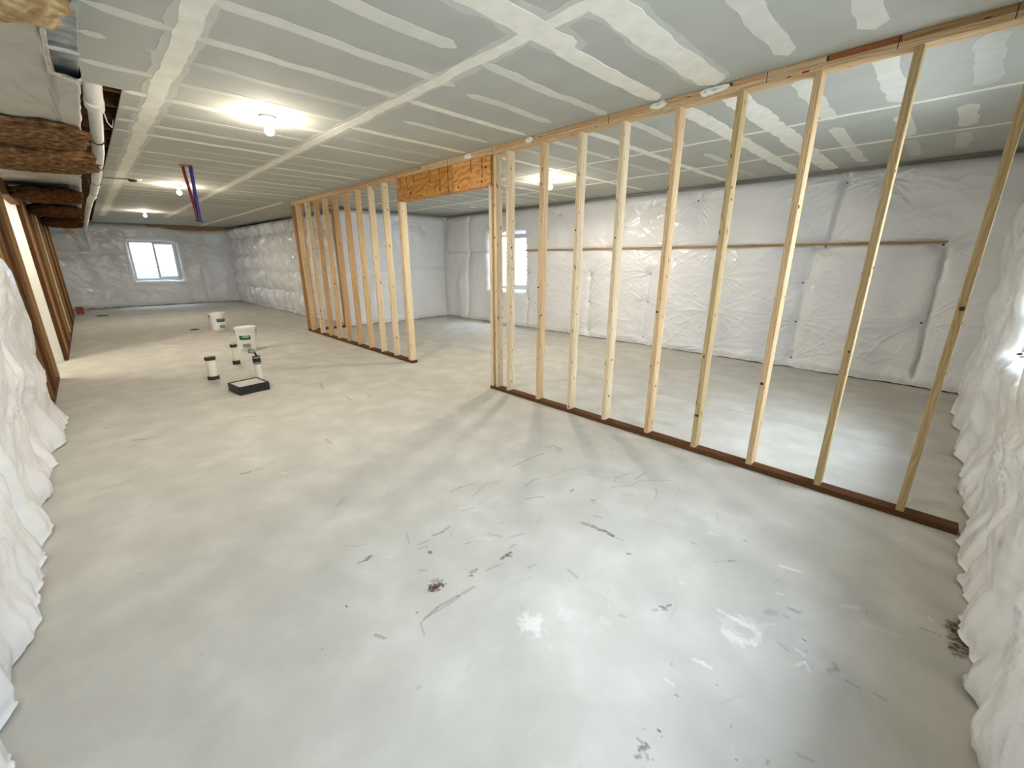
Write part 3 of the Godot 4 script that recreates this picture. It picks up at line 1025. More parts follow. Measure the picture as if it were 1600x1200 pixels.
func build_partition() -> void:
	var w := thing("stud_wall", "long bare wooden stud partition with a header over its doorway", "stud wall", Vector3(PX + 0.0445, 0, 0))
	var top := 2.470
	var plate := 0.034
	# bottom plates
	for q in [[0.33, -3.53], [-5.235, -9.37]]:
		part("bottom_plate", lumber(Vector3(0.089, 0.038, q[0] - q[1]), 2, int(-q[1])), mats["treated"], w, Vector3(0, 0.019, (q[0] + q[1]) / 2))
	# lower top plate, and the upper one in lengths of different boards
	part("top_plate", lumber(Vector3(0.089, plate, 5.0), 2, 1), mats["pine_warm"], w, Vector3(0, top + plate / 2, -2.11))
	part("top_plate", lumber(Vector3(0.089, plate, 4.76), 2, 2), mats["pine_warm"], w, Vector3(0, top + plate / 2, -6.99))
	for q in [[0.39, -0.40, "pine_brown"], [-0.402, -0.70, "pine_red"], [-0.71, -1.02, "pine_warm"], [-1.022, -3.40, "pine_rosy"], [-3.402, -4.75, "pine_warm"], [-4.80, -7.2, "pine_rosy"], [-7.202, -9.37, "pine_warm"]]:
		part("top_plate", lumber(Vector3(0.089, 0.032, q[0] - q[1]), 2, int(-q[1] * 3)), mats[q[2]], w, Vector3(0.002, CEIL - 0.0165, (q[0] + q[1]) / 2))
	# layout marks
	for z in [-0.02, -0.41, -1.0, -1.66, -2.1, -2.9, -3.45, -4.2, -4.6, -5.3]:
		var s := Shape.new()
		s.box(Vector3(-0.0448, top + 0.034, z), Vector3(0.001, 0.058, 0.004))
		part("layout_mark", s, mats["pencil"], w)
	var rm := Shape.new()
	rm.box(Vector3(-0.0448, top + 0.010, -0.80), Vector3(0.001, 0.010, 0.035))
	part("layout_mark", rm, mats["red_mark"], w)
	# studs: [z of the middle, material]
	rng.seed = 9
	var list := [[0.085, "pine_olive"], [-0.325, "pine_olive"], [-0.735, "pine_warm"], [-1.14, "pine_olive"], [-1.54, "pine_warm"], [-1.97, "pine_pale"], [-2.375, "pine_pale"], [-2.795, "pine_warm"], [-3.235, "pine_pale"], [-3.42, "pine_pale"],
		[-5.73, "pine_pale"], [-6.14, "pine_pale"], [-6.56, "pine_warm"], [-6.97, "pine_rosy"], [-7.39, "pine_rosy"], [-7.81, "pine_warm"], [-8.22, "pine_rosy"], [-8.63, "pine_pale"], [-9.13, "pine_warm"], [-9.35, "pine_brown"]]
	for k in list.size():
		var z: float = list[k][0]
		var o := part("stud", lumber(Vector3(0.089, top - 0.038, 0.038), 1, k % 7), mats[list[k][1]], w, Vector3(rng.randf_range(-0.003, 0.003), (top + 0.038) / 2, z))
		o.rotation.y = rng.randf_range(-0.03, 0.03)
	# jacks under the header
	for q in [[-3.498, "pine_pale"], [-5.282, "pine_pale"], [-5.322, "pine_warm"]]:
		part("jack_stud", lumber(Vector3(0.089, 2.150, 0.038), 1, 5), mats[q[1]], w, Vector3(0, 0.038 + 1.075, q[0]))
	# header: two boards side by side, with saw kerfs
	var hy := (2.188 + top - 0.002) / 2
	var hh := top - 0.002 - 2.188
	part("header_board", lumber(Vector3(0.09, hh, 1.22), 2, 3), mats["header_orange"], w, Vector3(-0.001, hy, -4.72))
	part("header_board", lumber(Vector3(0.088, hh, 0.645), 2, 4), mats["header_yellow"], w, Vector3(-0.001, hy, -3.786))
	for q in [[-3.47, 1.0, 0.0], [-3.61, 0.7, 0.15], [-3.79, 0.45, 0.27], [-4.20, 1.0, 0.0], [-4.36, 1.0, 0.0], [-4.56, 0.45, 0.3], [-4.90, 0.3, 0.35], [-5.07, 0.55, 0.2], [-5.24, 0.4, 0.28], [-5.16, 0.2, 0.1]]:
		var s := Shape.new()
		s.box(Vector3(-0.0465, hy + q[2] * hh, q[0]), Vector3(0.002, hh * q[1], 0.006))
		part("saw_mark", s, mats["saw_line"], w)
	for q in [[-3.55, 0.04], [-3.62, -0.09], [-5.0, -0.06], [-4.02, -0.1]]:
		var s := Shape.new()
		s.lathe([Vector2(0.0, 0.002), Vector2(0.012, 0.001), Vector2(0.013, -0.002)], Vector3.ZERO, 10, false, Basis(Vector3(0, 0, 1), PI / 2))
		part("knot", s, mats["saw_line"], w, Vector3(-0.0455, hy + q[1], q[0]))
	# knots on the studs
	rng.seed = 21
	for k in 46:
		var z: float = list[k % list.size()][0]
		var s := Shape.new()
		var r := rng.randf_range(0.006, 0.012)
		var side := k % 3 != 0
		s.lathe([Vector2(0.0, 0.0012), Vector2(r * 0.9, 0.001), Vector2(r, -0.002)], Vector3.ZERO, 10, false, Basis(Vector3(1, 0, 0), PI / 2) if side else Basis(Vector3(0, 0, 1), PI / 2))
		part("knot", s, mats["pencil"], w, Vector3(rng.randf_range(-0.03, 0.025), rng.randf_range(0.2, 2.3), z + 0.0195) if side else Vector3(-0.0455, rng.randf_range(0.2, 2.3), z + rng.randf_range(-0.008, 0.008)))
	# blobs of compound squeezed on to the plates
	for q in [[-1.30, 0.085], [-1.69, 0.065], [-2.94, 0.05], [-3.83, 0.06], [-1.36, 0.03]]:
		var s := Shape.new()
		var p := PackedVector3Array()
		for b in 9:
			for a in 15:
				var e := PI * b / 8.0
				var g := TAU * a / 14.0
				var r: float = 1.0 + 0.5 * noise_c.get_noise_3d(cos(g) * sin(e) * 30.0 + q[0] * 50.0, sin(g) * sin(e) * 30.0, cos(e) * 30.0)
				p.append(Vector3(0.010 * cos(e), 0.024 * sin(e) * sin(g), q[1] * sin(e) * cos(g)) * r)
		s.grid(p, 15, 9, Vector3.ZERO, PackedByteArray(), true)
		part("joint_compound", s, mats["compound"], w, Vector3(-0.047, CEIL - 0.026, q[0]))

	# return wall that closes the partition at its far end
	var t := thing("stud_wall", "short bare stud return wall behind the far end of the long partition", "stud wall", Vector3(PX + 0.089, 0, -9.29))
	part("bottom_plate", lumber(Vector3(0.80, 0.038, 0.089), 0, 3), mats["treated"], t, Vector3(0.41, 0.019, 0))
	part("top_plate", lumber(Vector3(0.80, plate, 0.089), 0, 4), mats["pine_rosy"], t, Vector3(0.41, top + plate / 2, 0))
	part("top_plate", lumber(Vector3(0.80, 0.03, 0.089), 0, 5), mats["pine_brown"], t, Vector3(0.41, CEIL - 0.016, 0))
	for q in [[0.06, "pine_rosy"], [0.36, "pine_rosy"], [0.70, "pine_brown"], [0.745, "pine_warm"]]:
		part("stud", lumber(Vector3(0.038, top - 0.038, 0.089), 1, 2), mats[q[1]], t, Vector3(q[0], (top + 0.038) / 2, 0))

	# the framing on the left with the doorway to the stairs
	var l := thing("stud_wall", "row of dark brown wall studs on the left under the ducts, round a lit doorway", "stud wall", Vector3(-0.495, 0, 0))
	var lt := 2.30
	for q in [[-5.82, -7.69, -0.055], [-9.02, -16.2, 0.0]]:
		part("bottom_plate", lumber(Vector3(0.089, 0.038, q[0] - q[1]), 2, 1), mats["treated"], l, Vector3(q[2], 0.019, (q[0] + q[1]) / 2))
	part("top_plate", lumber(Vector3(0.089, 0.038, 10.5), 2, 5), mats["old_framing"], l, Vector3(0, lt + 0.019, -10.93))
	var tones := ["old_framing", "pine_brown", "old_framing", "treated"]
	var zs := [-5.85, -6.05, -6.42, -6.83, -7.24, -7.62, -7.66, -9.07, -9.11, -9.48, -9.90, -10.3, -10.7, -11.1, -11.52, -12.3, -12.7, -13.1, -13.5, -13.9, -14.3, -14.7, -15.1, -15.5, -15.9, -16.15]
	for k in zs.size():
		var mat: Material = mats["pine_pale"] if zs[k] == -12.3 else mats[tones[k % 4]]
		part("stud", lumber(Vector3(0.089, lt - 0.038, 0.038), 1, k % 5), mat, l, Vector3(rng.randf_range(-0.006, 0.006) - (0.055 if zs[k] > -8.0 else 0.0), (lt + 0.038) / 2, zs[k]))
	part("door_header", lumber(Vector3(0.089, 0.14, 1.34), 2, 6), mats["old_framing"], l, Vector3(0, lt - 0.07, -8.36))


# ------------------------------------------------------------------ ceiling lamps
func lamp(at: Vector3, label: String, energy: float) -> void:
	var o := thing("ceiling_lamp", label, "ceiling lamp", at, "")
	var base := Shape.new()
	base.lathe([Vector2(0.0, 0.0), Vector2(0.058, 0.0), Vector2(0.060, -0.008), Vector2(0.056, -0.016), Vector2(0.036, -0.022), Vector2(0.030, -0.040), Vector2(0.026, -0.050), Vector2(0.0, -0.050)], Vector3.ZERO, 28)
	part("lampholder", base, mats["porcelain"], o)
	var bulb := Shape.new()
	var prof := []
	for k in 17:
		var g := PI * k / 16.0
		prof.append(Vector2(maxf(0.0005, 0.036 * sin(g)), -0.098 - 0.036 * cos(g)))
	bulb.lathe(prof, Vector3.ZERO, 24, true)
	part("bulb", bulb, mats["bulb_glass"], o)
	var neck := Shape.new()
	neck.lathe([Vector2(0.015, -0.048), Vector2(0.016, -0.062), Vector2(0.022, -0.072)], Vector3.ZERO, 18)
	part("bulb_neck", neck, mats["porcelain"], o)
	# an LED bulb: most of its light leaves downwards, a part all round
	var l := OmniLight3D.new()
	l.name = "light"
	l.light_color = LAMP_COLOR
	l.light_energy = energy * 0.30
	l.light_size = 0.034
	l.omni_range = 30.0
	l.omni_attenuation = 2.0
	l.shadow_enabled = true
	o.add_child(l)
	l.position = Vector3(0, -0.098, 0)
	var d := SpotLight3D.new()
	d.name = "light_down"
	d.light_color = LAMP_COLOR
	d.light_energy = energy * 0.80
	d.light_size = 0.034
	d.spot_range = 30.0
	d.spot_attenuation = 2.0
	d.spot_angle = 88.0
	d.spot_angle_attenuation = 0.35
	d.shadow_enabled = true
	o.add_child(d)
	d.position = Vector3(0, -0.100, 0)
	d.rotation.x = -PI / 2


func build_lamps() -> void:
	lamp(Vector3(1.26, CEIL - 0.003, -4.02), "white porcelain lampholder with a lit bulb, nearest one on the ceiling", LAMP_ENERGY)
	lamp(Vector3(1.26, CEIL - 0.003, -8.53), "lit bare bulb on the ceiling just behind the red and blue pipes", LAMP_ENERGY)
	lamp(Vector3(1.25, CEIL - 0.003, -13.5), "lit bare bulb on the ceiling near the far end wall window", LAMP_ENERGY)
	lamp(Vector3(4.87, CEIL - 0.003, -4.17), "lit bare bulb on the far room's ceiling, seen between two partition studs", LAMP_ENERGY * 1.2)
	lamp(Vector3(-1.25, 2.38, -8.35), "lit bare bulb in the stair space through the left doorway", STAIR_ENERGY)
	var p := Shape.new()
	p.lathe([Vector2(0.0, -0.012), Vector2(0.055, -0.010), Vector2(0.062, -0.004), Vector2(0.062, 0.0)], Vector3.ZERO, 28)
	single("cover_plate", p, mats["porcelain"], "round white blank cover plate on the far room's ceiling above the doorway view", "cover plate", "", Vector3(6.12, CEIL - 0.003, -7.38))


# ------------------------------------------------------------------ ducts, batts and pipes at the left
func batt(label: String, at: Vector3, half: Vector3, m: Material, seed_: float, droop := 0.0) -> void:
	var s := Shape.new()
	var p := PackedVector3Array()
	var nu := 61
	var nv := 31
	for b in nv:
		var e := PI * b / (nv - 1) - PI / 2      # along x
		for a in nu:
			var g := TAU * a / (nu - 1)
			var ce := pow(maxf(cos(e), 0.0), 0.45)
			var dir := Vector3(signf(sin(e)) * pow(absf(sin(e)), 0.75), ce * sin(g), ce * cos(g))
			var q := dir * 2.3 + Vector3(seed_, 0, 0)
			var r := 1.0 + 0.13 * noise_c.get_noise_3d(q.x * 0.6, q.y * 1.2, q.z * 1.2) + 0.05 * noise_c.get_noise_3d(q.x * 0.8, q.y * 4.0, q.z * 4.0) * ce
			var w := dir * half * r
			w.y -= droop * (1.0 - dir.x * dir.x)
			p.append(w)
	s.grid(p, nu, nv, Vector3.ZERO, PackedByteArray(), true)
	single("insulation_batt", s, m, label, "insulation batt", "", at)


func build_ducts() -> void:
	var d := thing("duct", "large foil-wrapped sheet metal duct along the upper left edge of the ceiling", "duct", Vector3(0, 2.32, 0))
	var body := Shape.new()
	body.box(Vector3(-0.18, 0.11, -8.9), Vector3(0.70, 0.20, 13.0), 0.004, 2)
	part("body", body, mats["galvanised"], d)
	var seam := Shape.new()
	seam.box(Vector3(-0.17, -0.004, -2.86), Vector3(0.684, 0.010, 0.03), 0.003, 0)
	part("seam", seam, mats["shiny_tape"], d)
	# foil: underside, rounded edge, side
	var nu := 64
	var nv := 230
	var p := PackedVector3Array()
	for b in nv:
		var k := float(b) / (nv - 1)
		for a in nu:
			var q: Vector2
			var f := float(a) / (nu - 1) * 0.97
			if f < 0.685:
				q = Vector2(-0.53 + f, -0.022)
			elif f < 0.725:
				var g := (f - 0.685) / 0.04 * PI / 2
				q = Vector2(0.155, -0.002) + Vector2(sin(g), -cos(g)) * 0.02
			else:
				q = Vector2(0.175, -0.002 + f - 0.725)
			var z := lerpf(lerpf(-2.25, -3.17, smoothstep(0.055, 0.085, q.x)), -15.4, k)
			var r := 0.012 * noise_b.get_noise_2d(q.x * 4.0, z * 3.0) + 0.012 * (1.0 - absf(noise_c.get_noise_2d(q.x * 3.0 + q.y * 3.0, z * 2.0))) ** 4
			p.append(Vector3(q.x - r * (0.0 if f < 0.685 else 0.6), q.y + r * (1.0 if f < 0.70 else 0.0), z))
	var foil := Shape.new()
	foil.grid(p, nu, nv, Vector3(1, -3, 0))
	part("foil_wrap", foil, mats["foil"], d)
	var tape := PackedVector3Array()
	for b in 7:
		for a in 40:
			var w := a / 39.0      # down the step in the foil, then across to its corner
			var at := Vector2(0.066, lerpf(-2.45, -3.10, w / 0.6)) if w < 0.6 else Vector2(lerpf(0.066, 0.172, (w - 0.6) / 0.4), lerpf(-3.10, -3.20, (w - 0.6) / 0.4))
			var off := (b / 6.0 - 0.5) * (0.016 if w < 0.6 else 0.06)
			tape.append(Vector3(at.x + (off if w < 0.6 else 0.3 * off), -0.030 - 0.012 * absf(noise_c.get_noise_2d(w * 30.0, b * 3.0)) - 0.004 * sin(b * 1.4), at.y + (0.3 * off if w < 0.6 else off)))
	var ts := Shape.new()
	ts.grid(tape, 40, 7, Vector3.DOWN)
	part("tape", ts, mats["shiny_tape"], d)
	# fibreglass batts tucked round and under it
	batt("fluffy pale brown fibreglass batt in the top left corner of the view", Vector3(-0.22, 2.37, -2.34), Vector3(0.36, 0.14, 0.30), mats["fibreglass_light"], 1.0)
	batt("upper dull brown fibreglass batt folded against the foil-wrapped duct", Vector3(-0.17, 2.285, -4.62), Vector3(0.37, 0.055, 0.42), mats["fibreglass"], 4.0)
	batt("rusty brown fibreglass batt sagging lowest below the foil-wrapped duct", Vector3(-0.15, 2.235, -5.28), Vector3(0.40, 0.085, 0.40), mats["fibreglass"], 9.0, 0.01)
	batt("dark brown batt hung under the duct behind the bright foil strip", Vector3(-0.14, 2.205, -7.9), Vector3(0.30, 0.085, 0.42), mats["fibreglass_dark"], 14.0)
	batt("third dark brown batt hanging farther along beneath the duct", Vector3(-0.14, 2.195, -10.2), Vector3(0.30, 0.095, 0.40), mats["fibreglass_dark"], 19.0)
	batt("farthest brown batt under the duct, its end curled upwards", Vector3(-0.13, 2.19, -13.0), Vector3(0.30, 0.11, 0.45), mats["fibreglass_dark"], 24.0)
	var flap := Shape.new()
	var tri := [Vector3(-0.10, 0.03, 0.03), Vector3(0.10, 0.0, -0.03), Vector3(0.15, -0.10, -0.01), Vector3(0.20, -0.22, 0.03), Vector3(0.06, -0.13, 0.02)]
	for side in [-1.0, 1.0]:
		for k in 3:
			var o := Vector3(0.0, 0.0, side * 0.002)
			flap.tri(tri[0] + o if k < 2 else tri[4] + o, tri[k + 1] + o if k < 2 else tri[2] + o, tri[4] + o if k == 1 else (tri[4] + o if k == 0 else tri[3] + o), Vector3(0, 0, side))
	single("kraft_flap", flap, mats["kraft"], "pointed brown kraft paper flap hanging below the last batt", "paper flap", "", Vector3(-0.16, 2.16, -14.0))

	# white drain pipe that drops out of the joists and runs along the duct
	var pipe := thing("drain_pipe", "fat white plastic drain pipe running along the right side of the foil duct", "pipe", Vector3.ZERO)
	var run := Shape.new()
	var path := [Vector3(0.272, 2.62, -3.95), Vector3(0.275, 2.545, -4.28), Vector3(0.283, 2.44, -4.85), Vector3(0.290, 2.37, -5.5), Vector3(0.292, 2.335, -6.4), Vector3(0.292, 2.32, -7.6), Vector3(0.285, 2.315, -8.8)]
	run.tube(path, 0.040, 18)
	part("pipe_run", run, mats["pvc"], pipe)
	var hub := Shape.new()
	hub.tube([Vector3(0.273, 2.60, -4.04), Vector3(0.276, 2.525, -4.37)], 0.050, 18)
	hub.tube([Vector3(0.277, 2.515, -4.41), Vector3(0.278, 2.497, -4.50)], 0.054, 18)
	part("coupling", hub, mats["pvc"], pipe)
	var far := Shape.new()
	far.tube([Vector3(0.285, 2.315, -8.75), Vector3(0.262, 2.31, -9.3), Vector3(0.245, 2.30, -11.0), Vector3(0.235, 2.29, -14.0), Vector3(0.225, 2.28, -16.6), Vector3(0.22, 2.24, -17.2), Vector3(0.22, 2.10, -17.4)], 0.038, 14)
	part("pipe_run", far, mats["pvc"], pipe)
	var drop := Shape.new()
	drop.tube([Vector3(0.22, 2.12, -17.4), Vector3(0.24, 1.80, -17.42), Vector3(0.23, 1.70, -17.42), Vector3(0.17, 1.65, -17.42), Vector3(-0.45, 1.62, -17.42)], 0.036, 14)
	part("pipe_drop", drop, mats["pvc"], pipe)
	for q in [[0.2865, 2.405, -5.15], [0.292, 2.345, -6.15], [0.292, 2.326, -7.2], [0.289, 2.318, -8.3]]:
		var st := Shape.new()
		var ring := []
		for k in 17:
			var g := TAU * k / 16.0
			ring.append(Vector3(q[0] + cos(g) * 0.042, q[1] + sin(g) * 0.042, q[2]))
		st.tube(ring, 0.005, 6)
		st.tube([Vector3(q[0] - 0.03, q[1] + 0.03, q[2]), Vector3(q[0] - 0.02, 2.60, q[2])], 0.004, 6)
		part("strap", st, mats["strap"], pipe)
	var wire := Shape.new()
	wire.tube([Vector3(0.32, 2.50, -4.55), Vector3(0.345, 2.46, -4.75), Vector3(0.38, 2.47, -4.95), Vector3(0.41, 2.56, -5.1)], 0.004, 6)
	single("cable", wire, mats["pvc"], "thin white cable drooping between the drain pipe and the ceiling edge", "cable")

	# red and blue water pipes
	var w := thing("water_pipe_stub", "red and blue water pipes hanging from the ceiling, joined at the bottom", "water pipe", Vector3(1.12, CEIL, -6.66))
	var r := Shape.new()
	r.tube([Vector3(-0.045, 0.02, -0.04), Vector3(-0.040, -0.1, -0.035), Vector3(-0.012, -0.45, -0.008), Vector3(-0.008, -0.615, 0.0)], 0.016, 12)
	part("hot_pipe", r, mats["pex_red"], w)
	var b := Shape.new()
	b.tube([Vector3(0.02, 0.02, 0.04), Vector3(0.018, -0.1, 0.035), Vector3(0.014, -0.45, 0.012), Vector3(0.012, -0.625, 0.006)], 0.019, 12)
	part("cold_pipe", b, mats["pex_blue"], w)
	var cap := Shape.new()
	cap.box(Vector3(0.003, -0.625, 0.003), Vector3(0.075, 0.02, 0.05), 0.006)
	part("end_cap", cap, mats["rubber_brown"], w)
	var plate := Shape.new()
	plate.box(Vector3(-0.02, -0.006, 0), Vector3(0.11, 0.012, 0.13), 0.003)
	part("ceiling_plate", plate, mats["pine_brown"], w)

	var box := thing("ceiling_box", "small dark red round box on the ceiling left of the hanging pipes", "ceiling box", Vector3(0.725, CEIL, -8.33))
	var rb := Shape.new()
	rb.lathe([Vector2(0.0, -0.035), Vector2(0.04, -0.033), Vector2(0.05, -0.02), Vector2(0.052, 0.0)], Vector3.ZERO, 20)
	part("body", rb, mats["brick_red"], box)
	var wp := Shape.new()
	wp.lathe([Vector2(0.0, -0.008), Vector2(0.07, -0.006), Vector2(0.072, 0.0)], Vector3(0.03, 0, 0.02), 20)
	part("base_plate", wp, mats["porcelain"], box)
	var cb := Shape.new()
	cb.tube([Vector3(0.42, CEIL - 0.006, -8.42), Vector3(0.55, CEIL - 0.007, -8.38), Vector3(0.68, CEIL - 0.008, -8.33)], 0.006, 6)
	single("cable", cb, mats["grey_plastic"], "grey cable along the ceiling to the small dark red box", "cable")


# ------------------------------------------------------------------ things on the floor
func patch(r0: float, r1: float, y0: float, y1: float, a0: float, a1: float) -> Shape:
	var p := PackedVector3Array()
	for b in 2:
		for a in 13:
			var g := lerpf(a0, a1, a / 12.0)
			var r := lerpf(r0, r1, b)
			p.append(Vector3(cos(g) * r, lerpf(y0, y1, b), sin(g) * r))
	var s := Shape.new()
	var mid := (a0 + a1) / 2
	s.grid(p, 13, 2, Vector3(cos(mid), 0, sin(mid)))
	return s


func pail(at: Vector3, label: String, lid: bool, face: float, band: Material) -> void:
	var o := thing("bucket", label, "bucket", at, "")
	o.rotation.y = face      # local +z carries the label
	var r := func(y: float) -> float: return lerpf(0.128, 0.146, y / 0.37)
	var s := Shape.new()
	var prof := [Vector2(0.0, 0.006), Vector2(0.118, 0.006), Vector2(0.126, 0.0), Vector2(0.129, 0.008), Vector2(r.call(0.28), 0.28), Vector2(0.150, 0.284), Vector2(0.150, 0.294), Vector2(0.1435, 0.298), Vector2(0.145, 0.318), Vector2(0.151, 0.321), Vector2(0.151, 0.330), Vector2(0.146, 0.334), Vector2(0.147, 0.356)]
	if not lid:
		prof.append_array([Vector2(0.152, 0.360), Vector2(0.152, 0.370), Vector2(0.143, 0.370), Vector2(0.140, 0.355), Vector2(0.124, 0.02), Vector2(0.0, 0.02)])
	s.lathe(prof, Vector3.ZERO, 36)
	part("body", s, mats["pail"], o)
	if lid:
		var l := Shape.new()
		l.lathe([Vector2(0.153, 0.336), Vector2(0.157, 0.340), Vector2(0.157, 0.374), Vector2(0.150, 0.380), Vector2(0.143, 0.374), Vector2(0.0, 0.374)], Vector3.ZERO, 36)
		part("lid", l, mats["pail"], o)
	var e := 0.0012
	part("label_band", patch(r.call(0.18) + e, r.call(0.25) + e, 0.18, 0.25, PI / 2 - 0.62, PI / 2 + 0.62), band, o)
	var rule := patch(r.call(0.225) + 2 * e, r.call(0.236) + 2 * e, 0.222, 0.234, PI / 2 - 0.45, PI / 2 + 0.2)
	part("label_rule", rule, mats["label_white"] if lid else mats["label_grey"], o)
	part("label_panel", patch(r.call(0.05) + e, r.call(0.115) + e, 0.05, 0.115, PI / 2 - 0.50, PI / 2 + 0.35), mats["label_grey"], o)
	part("label_rule", patch(r.call(0.025) + e, r.call(0.032) + e, 0.025, 0.032, PI / 2 - 0.55, PI / 2 + 0.55), mats["label_teal"], o)
	var bail := Shape.new()
	var arc := []
	for k in 15:
		var g := PI * k / 14.0
		arc.append(Vector3(cos(g) * 0.158, 0.315 - sin(g) * 0.165, -0.055 * sin(g) - 0.13 * sin(g) * sin(g) + 0.0))
	bail.tube(arc, 0.003, 6)
	part("handle", bail, mats["steel"], o)
	for sx in [-1.0, 1.0]:
		var ear := Shape.new()
		ear.box(Vector3(sx * 0.155, 0.312, 0), Vector3(0.014, 0.035, 0.045), 0.004)
		part("handle_ear", ear, mats["grey_plastic"], o)


func stub(at: Vector3, label: String, radius: float, height: float, top: float, foot: float) -> Node3D:
	var o := thing("floor_drain_stub", label, "drain stub", at, "")
	var s := Shape.new()
	s.lathe([Vector2(radius, 0.0), Vector2(radius, height), Vector2(radius - 0.006, height), Vector2(radius - 0.006, height - 0.06), Vector2(0.0, height - 0.06)], Vector3.ZERO, 28)
	part("pipe", s, mats["pvc_drain"], o)
	if top > 0.0:
		var c := Shape.new()
		c.lathe([Vector2(radius - 0.004, height + 0.004), Vector2(radius + 0.007, height + 0.004), Vector2(radius + 0.008, height - 0.004), Vector2(radius + 0.007, height - top), Vector2(radius, height - top)], Vector3.ZERO, 28)
		part("cap_ring", c, mats["rubber_brown"], o)
		var lid := Shape.new()
		lid.lathe([Vector2(0.0, height - 0.006), Vector2(radius - 0.003, height - 0.006)], Vector3.ZERO, 28)
		part("cap_plate", lid, mats["rubber_brown"], o)
	if foot > 0.0:
		var f := Shape.new()
		f.lathe([Vector2(radius + 0.012, 0.0), Vector2(radius + 0.012, foot - 0.006), Vector2(radius + 0.006, foot), Vector2(radius, foot)], Vector3.ZERO, 28)
		part("foot_sleeve", f, mats["rubber_brown"], o)
	return o


func build_floor_things() -> void:
	pail(Vector3(1.70, 0, -8.07), "white lidded bucket with a green label band, nearer of the two", true, -0.42, mats["label_green"])
	pail(Vector3(1.80, 0, -10.80), "white open bucket with a teal label band, standing farther back", false, 0.30, mats["label_teal"])
	stub(Vector3(0.885, 0, -6.28), "fat white drain stub with dark rings, leftmost of the floor pipes", 0.052, 0.285, 0.035, 0.045)
	stub(Vector3(1.292, 0, -7.0), "thin white drain stub with a black foot, just before the nearer bucket", 0.036, 0.285, 0.035, 0.055)
	var c := stub(Vector3(1.298, 0, -5.86), "white drain stub with a black rubber coupling behind the black tray form", 0.036, 0.25, 0.0, 0.0)
	var k := Shape.new()
	k.lathe([Vector2(0.036, 0.205), Vector2(0.044, 0.205), Vector2(0.045, 0.212), Vector2(0.045, 0.298), Vector2(0.043, 0.303), Vector2(0.020, 0.305), Vector2(0.0, 0.305)], Vector3.ZERO, 28)
	part("coupling", k, mats["rubber"], c)
	for y in [0.222, 0.288]:
		var cl := Shape.new()
		cl.lathe([Vector2(0.045, y - 0.006), Vector2(0.0468, y - 0.006), Vector2(0.0468, y + 0.006), Vector2(0.045, y + 0.006)], Vector3.ZERO, 28)
		part("clamp", cl, mats["steel"], c)
	var stick := Shape.new()
	stick.tube([Vector3(0.005, 0.30, 0), Vector3(-0.003, 0.335, 0.0), Vector3(-0.015, 0.365, 0)], 0.011, 10)
	part("stem", stick, mats["rubber"], c)
	var cap := Shape.new()
	cap.lathe([Vector2(0.0, -0.03), Vector2(0.026, -0.03), Vector2(0.028, -0.024), Vector2(0.028, 0.024), Vector2(0.0, 0.03)], Vector3.ZERO, 18, false, Basis(Vector3(0, 0, 1), 1.35))
	part("test_plug", cap, mats["grey_plastic"], c, Vector3(-0.045, 0.37, 0))

	# black tray form left in the slab: four walls round a concrete bed
	var f := thing("tub_box_form", "low square black plastic form on the floor in front of the drain stubs", "floor form", Vector3(1.082, 0, -5.44))
	f.rotation.y = 0.14
	for q in [[Vector3(0, 0.048, 0.15), Vector3(0.32, 0.096, 0.018)], [Vector3(0, 0.048, -0.15), Vector3(0.32, 0.096, 0.018)], [Vector3(-0.15, 0.048, 0), Vector3(0.018, 0.096, 0.283)], [Vector3(0.15, 0.048, 0), Vector3(0.018, 0.096, 0.283)]]:
		var s := Shape.new()
		s.box(q[0], q[1], 0.004)
		part("side", s, mats["black_plastic"], f)
	for x in [-0.1, -0.03, 0.05, 0.11]:
		var s := Shape.new()
		s.box(Vector3(x, 0.048, 0.161), Vector3(0.008, 0.08, 0.006), 0.002)
		part("rib", s, mats["black_plastic"], f)
	var bed := Shape.new()
	bed.box(Vector3(0, 0.044, 0), Vector3(0.282, 0.088, 0.282), 0.0)
	part("bed", bed, mats["concrete"], f)

	var d := thing("floor_drain", "small dark round drain on the floor left of the farther bucket", "floor drain", Vector3(1.42, 0, -11.2))
	var s1 := Shape.new()
	s1.lathe([Vector2(0.0, 0.012), Vector2(0.075, 0.012), Vector2(0.085, 0.006), Vector2(0.087, 0.0)], Vector3.ZERO, 24)
	part("rim", s1, mats["rubber_brown"], d)
	var s2 := Shape.new()
	for kx in 5:
		s2.box(Vector3(-0.04 + kx * 0.02, 0.0135, 0), Vector3(0.007, 0.003, 0.09))
	part("grate", s2, mats["rubber"], d)
	var s3 := Shape.new()
	s3.box(Vector3(0, 0.012, 0), Vector3(0.22, 0.024, 0.07), 0.004, 0)
	var sc := single("wood_scrap", s3, mats["old_framing"], "small dark wood offcut lying on the floor near the far end wall", "wood scrap", "", Vector3(0.08, 0, -15.65))
	sc.rotation.y = -0.35
	var s4 := Shape.new()
	s4.box(Vector3(0, 0.10, 0), Vector3(0.15, 0.20, 0.12), 0.004, 1)
	single("wood_block", s4, mats["pine_red"], "reddish wood block standing in the far left corner by the studs", "wood block", "", Vector3(-0.33, 0.0, -16.6))


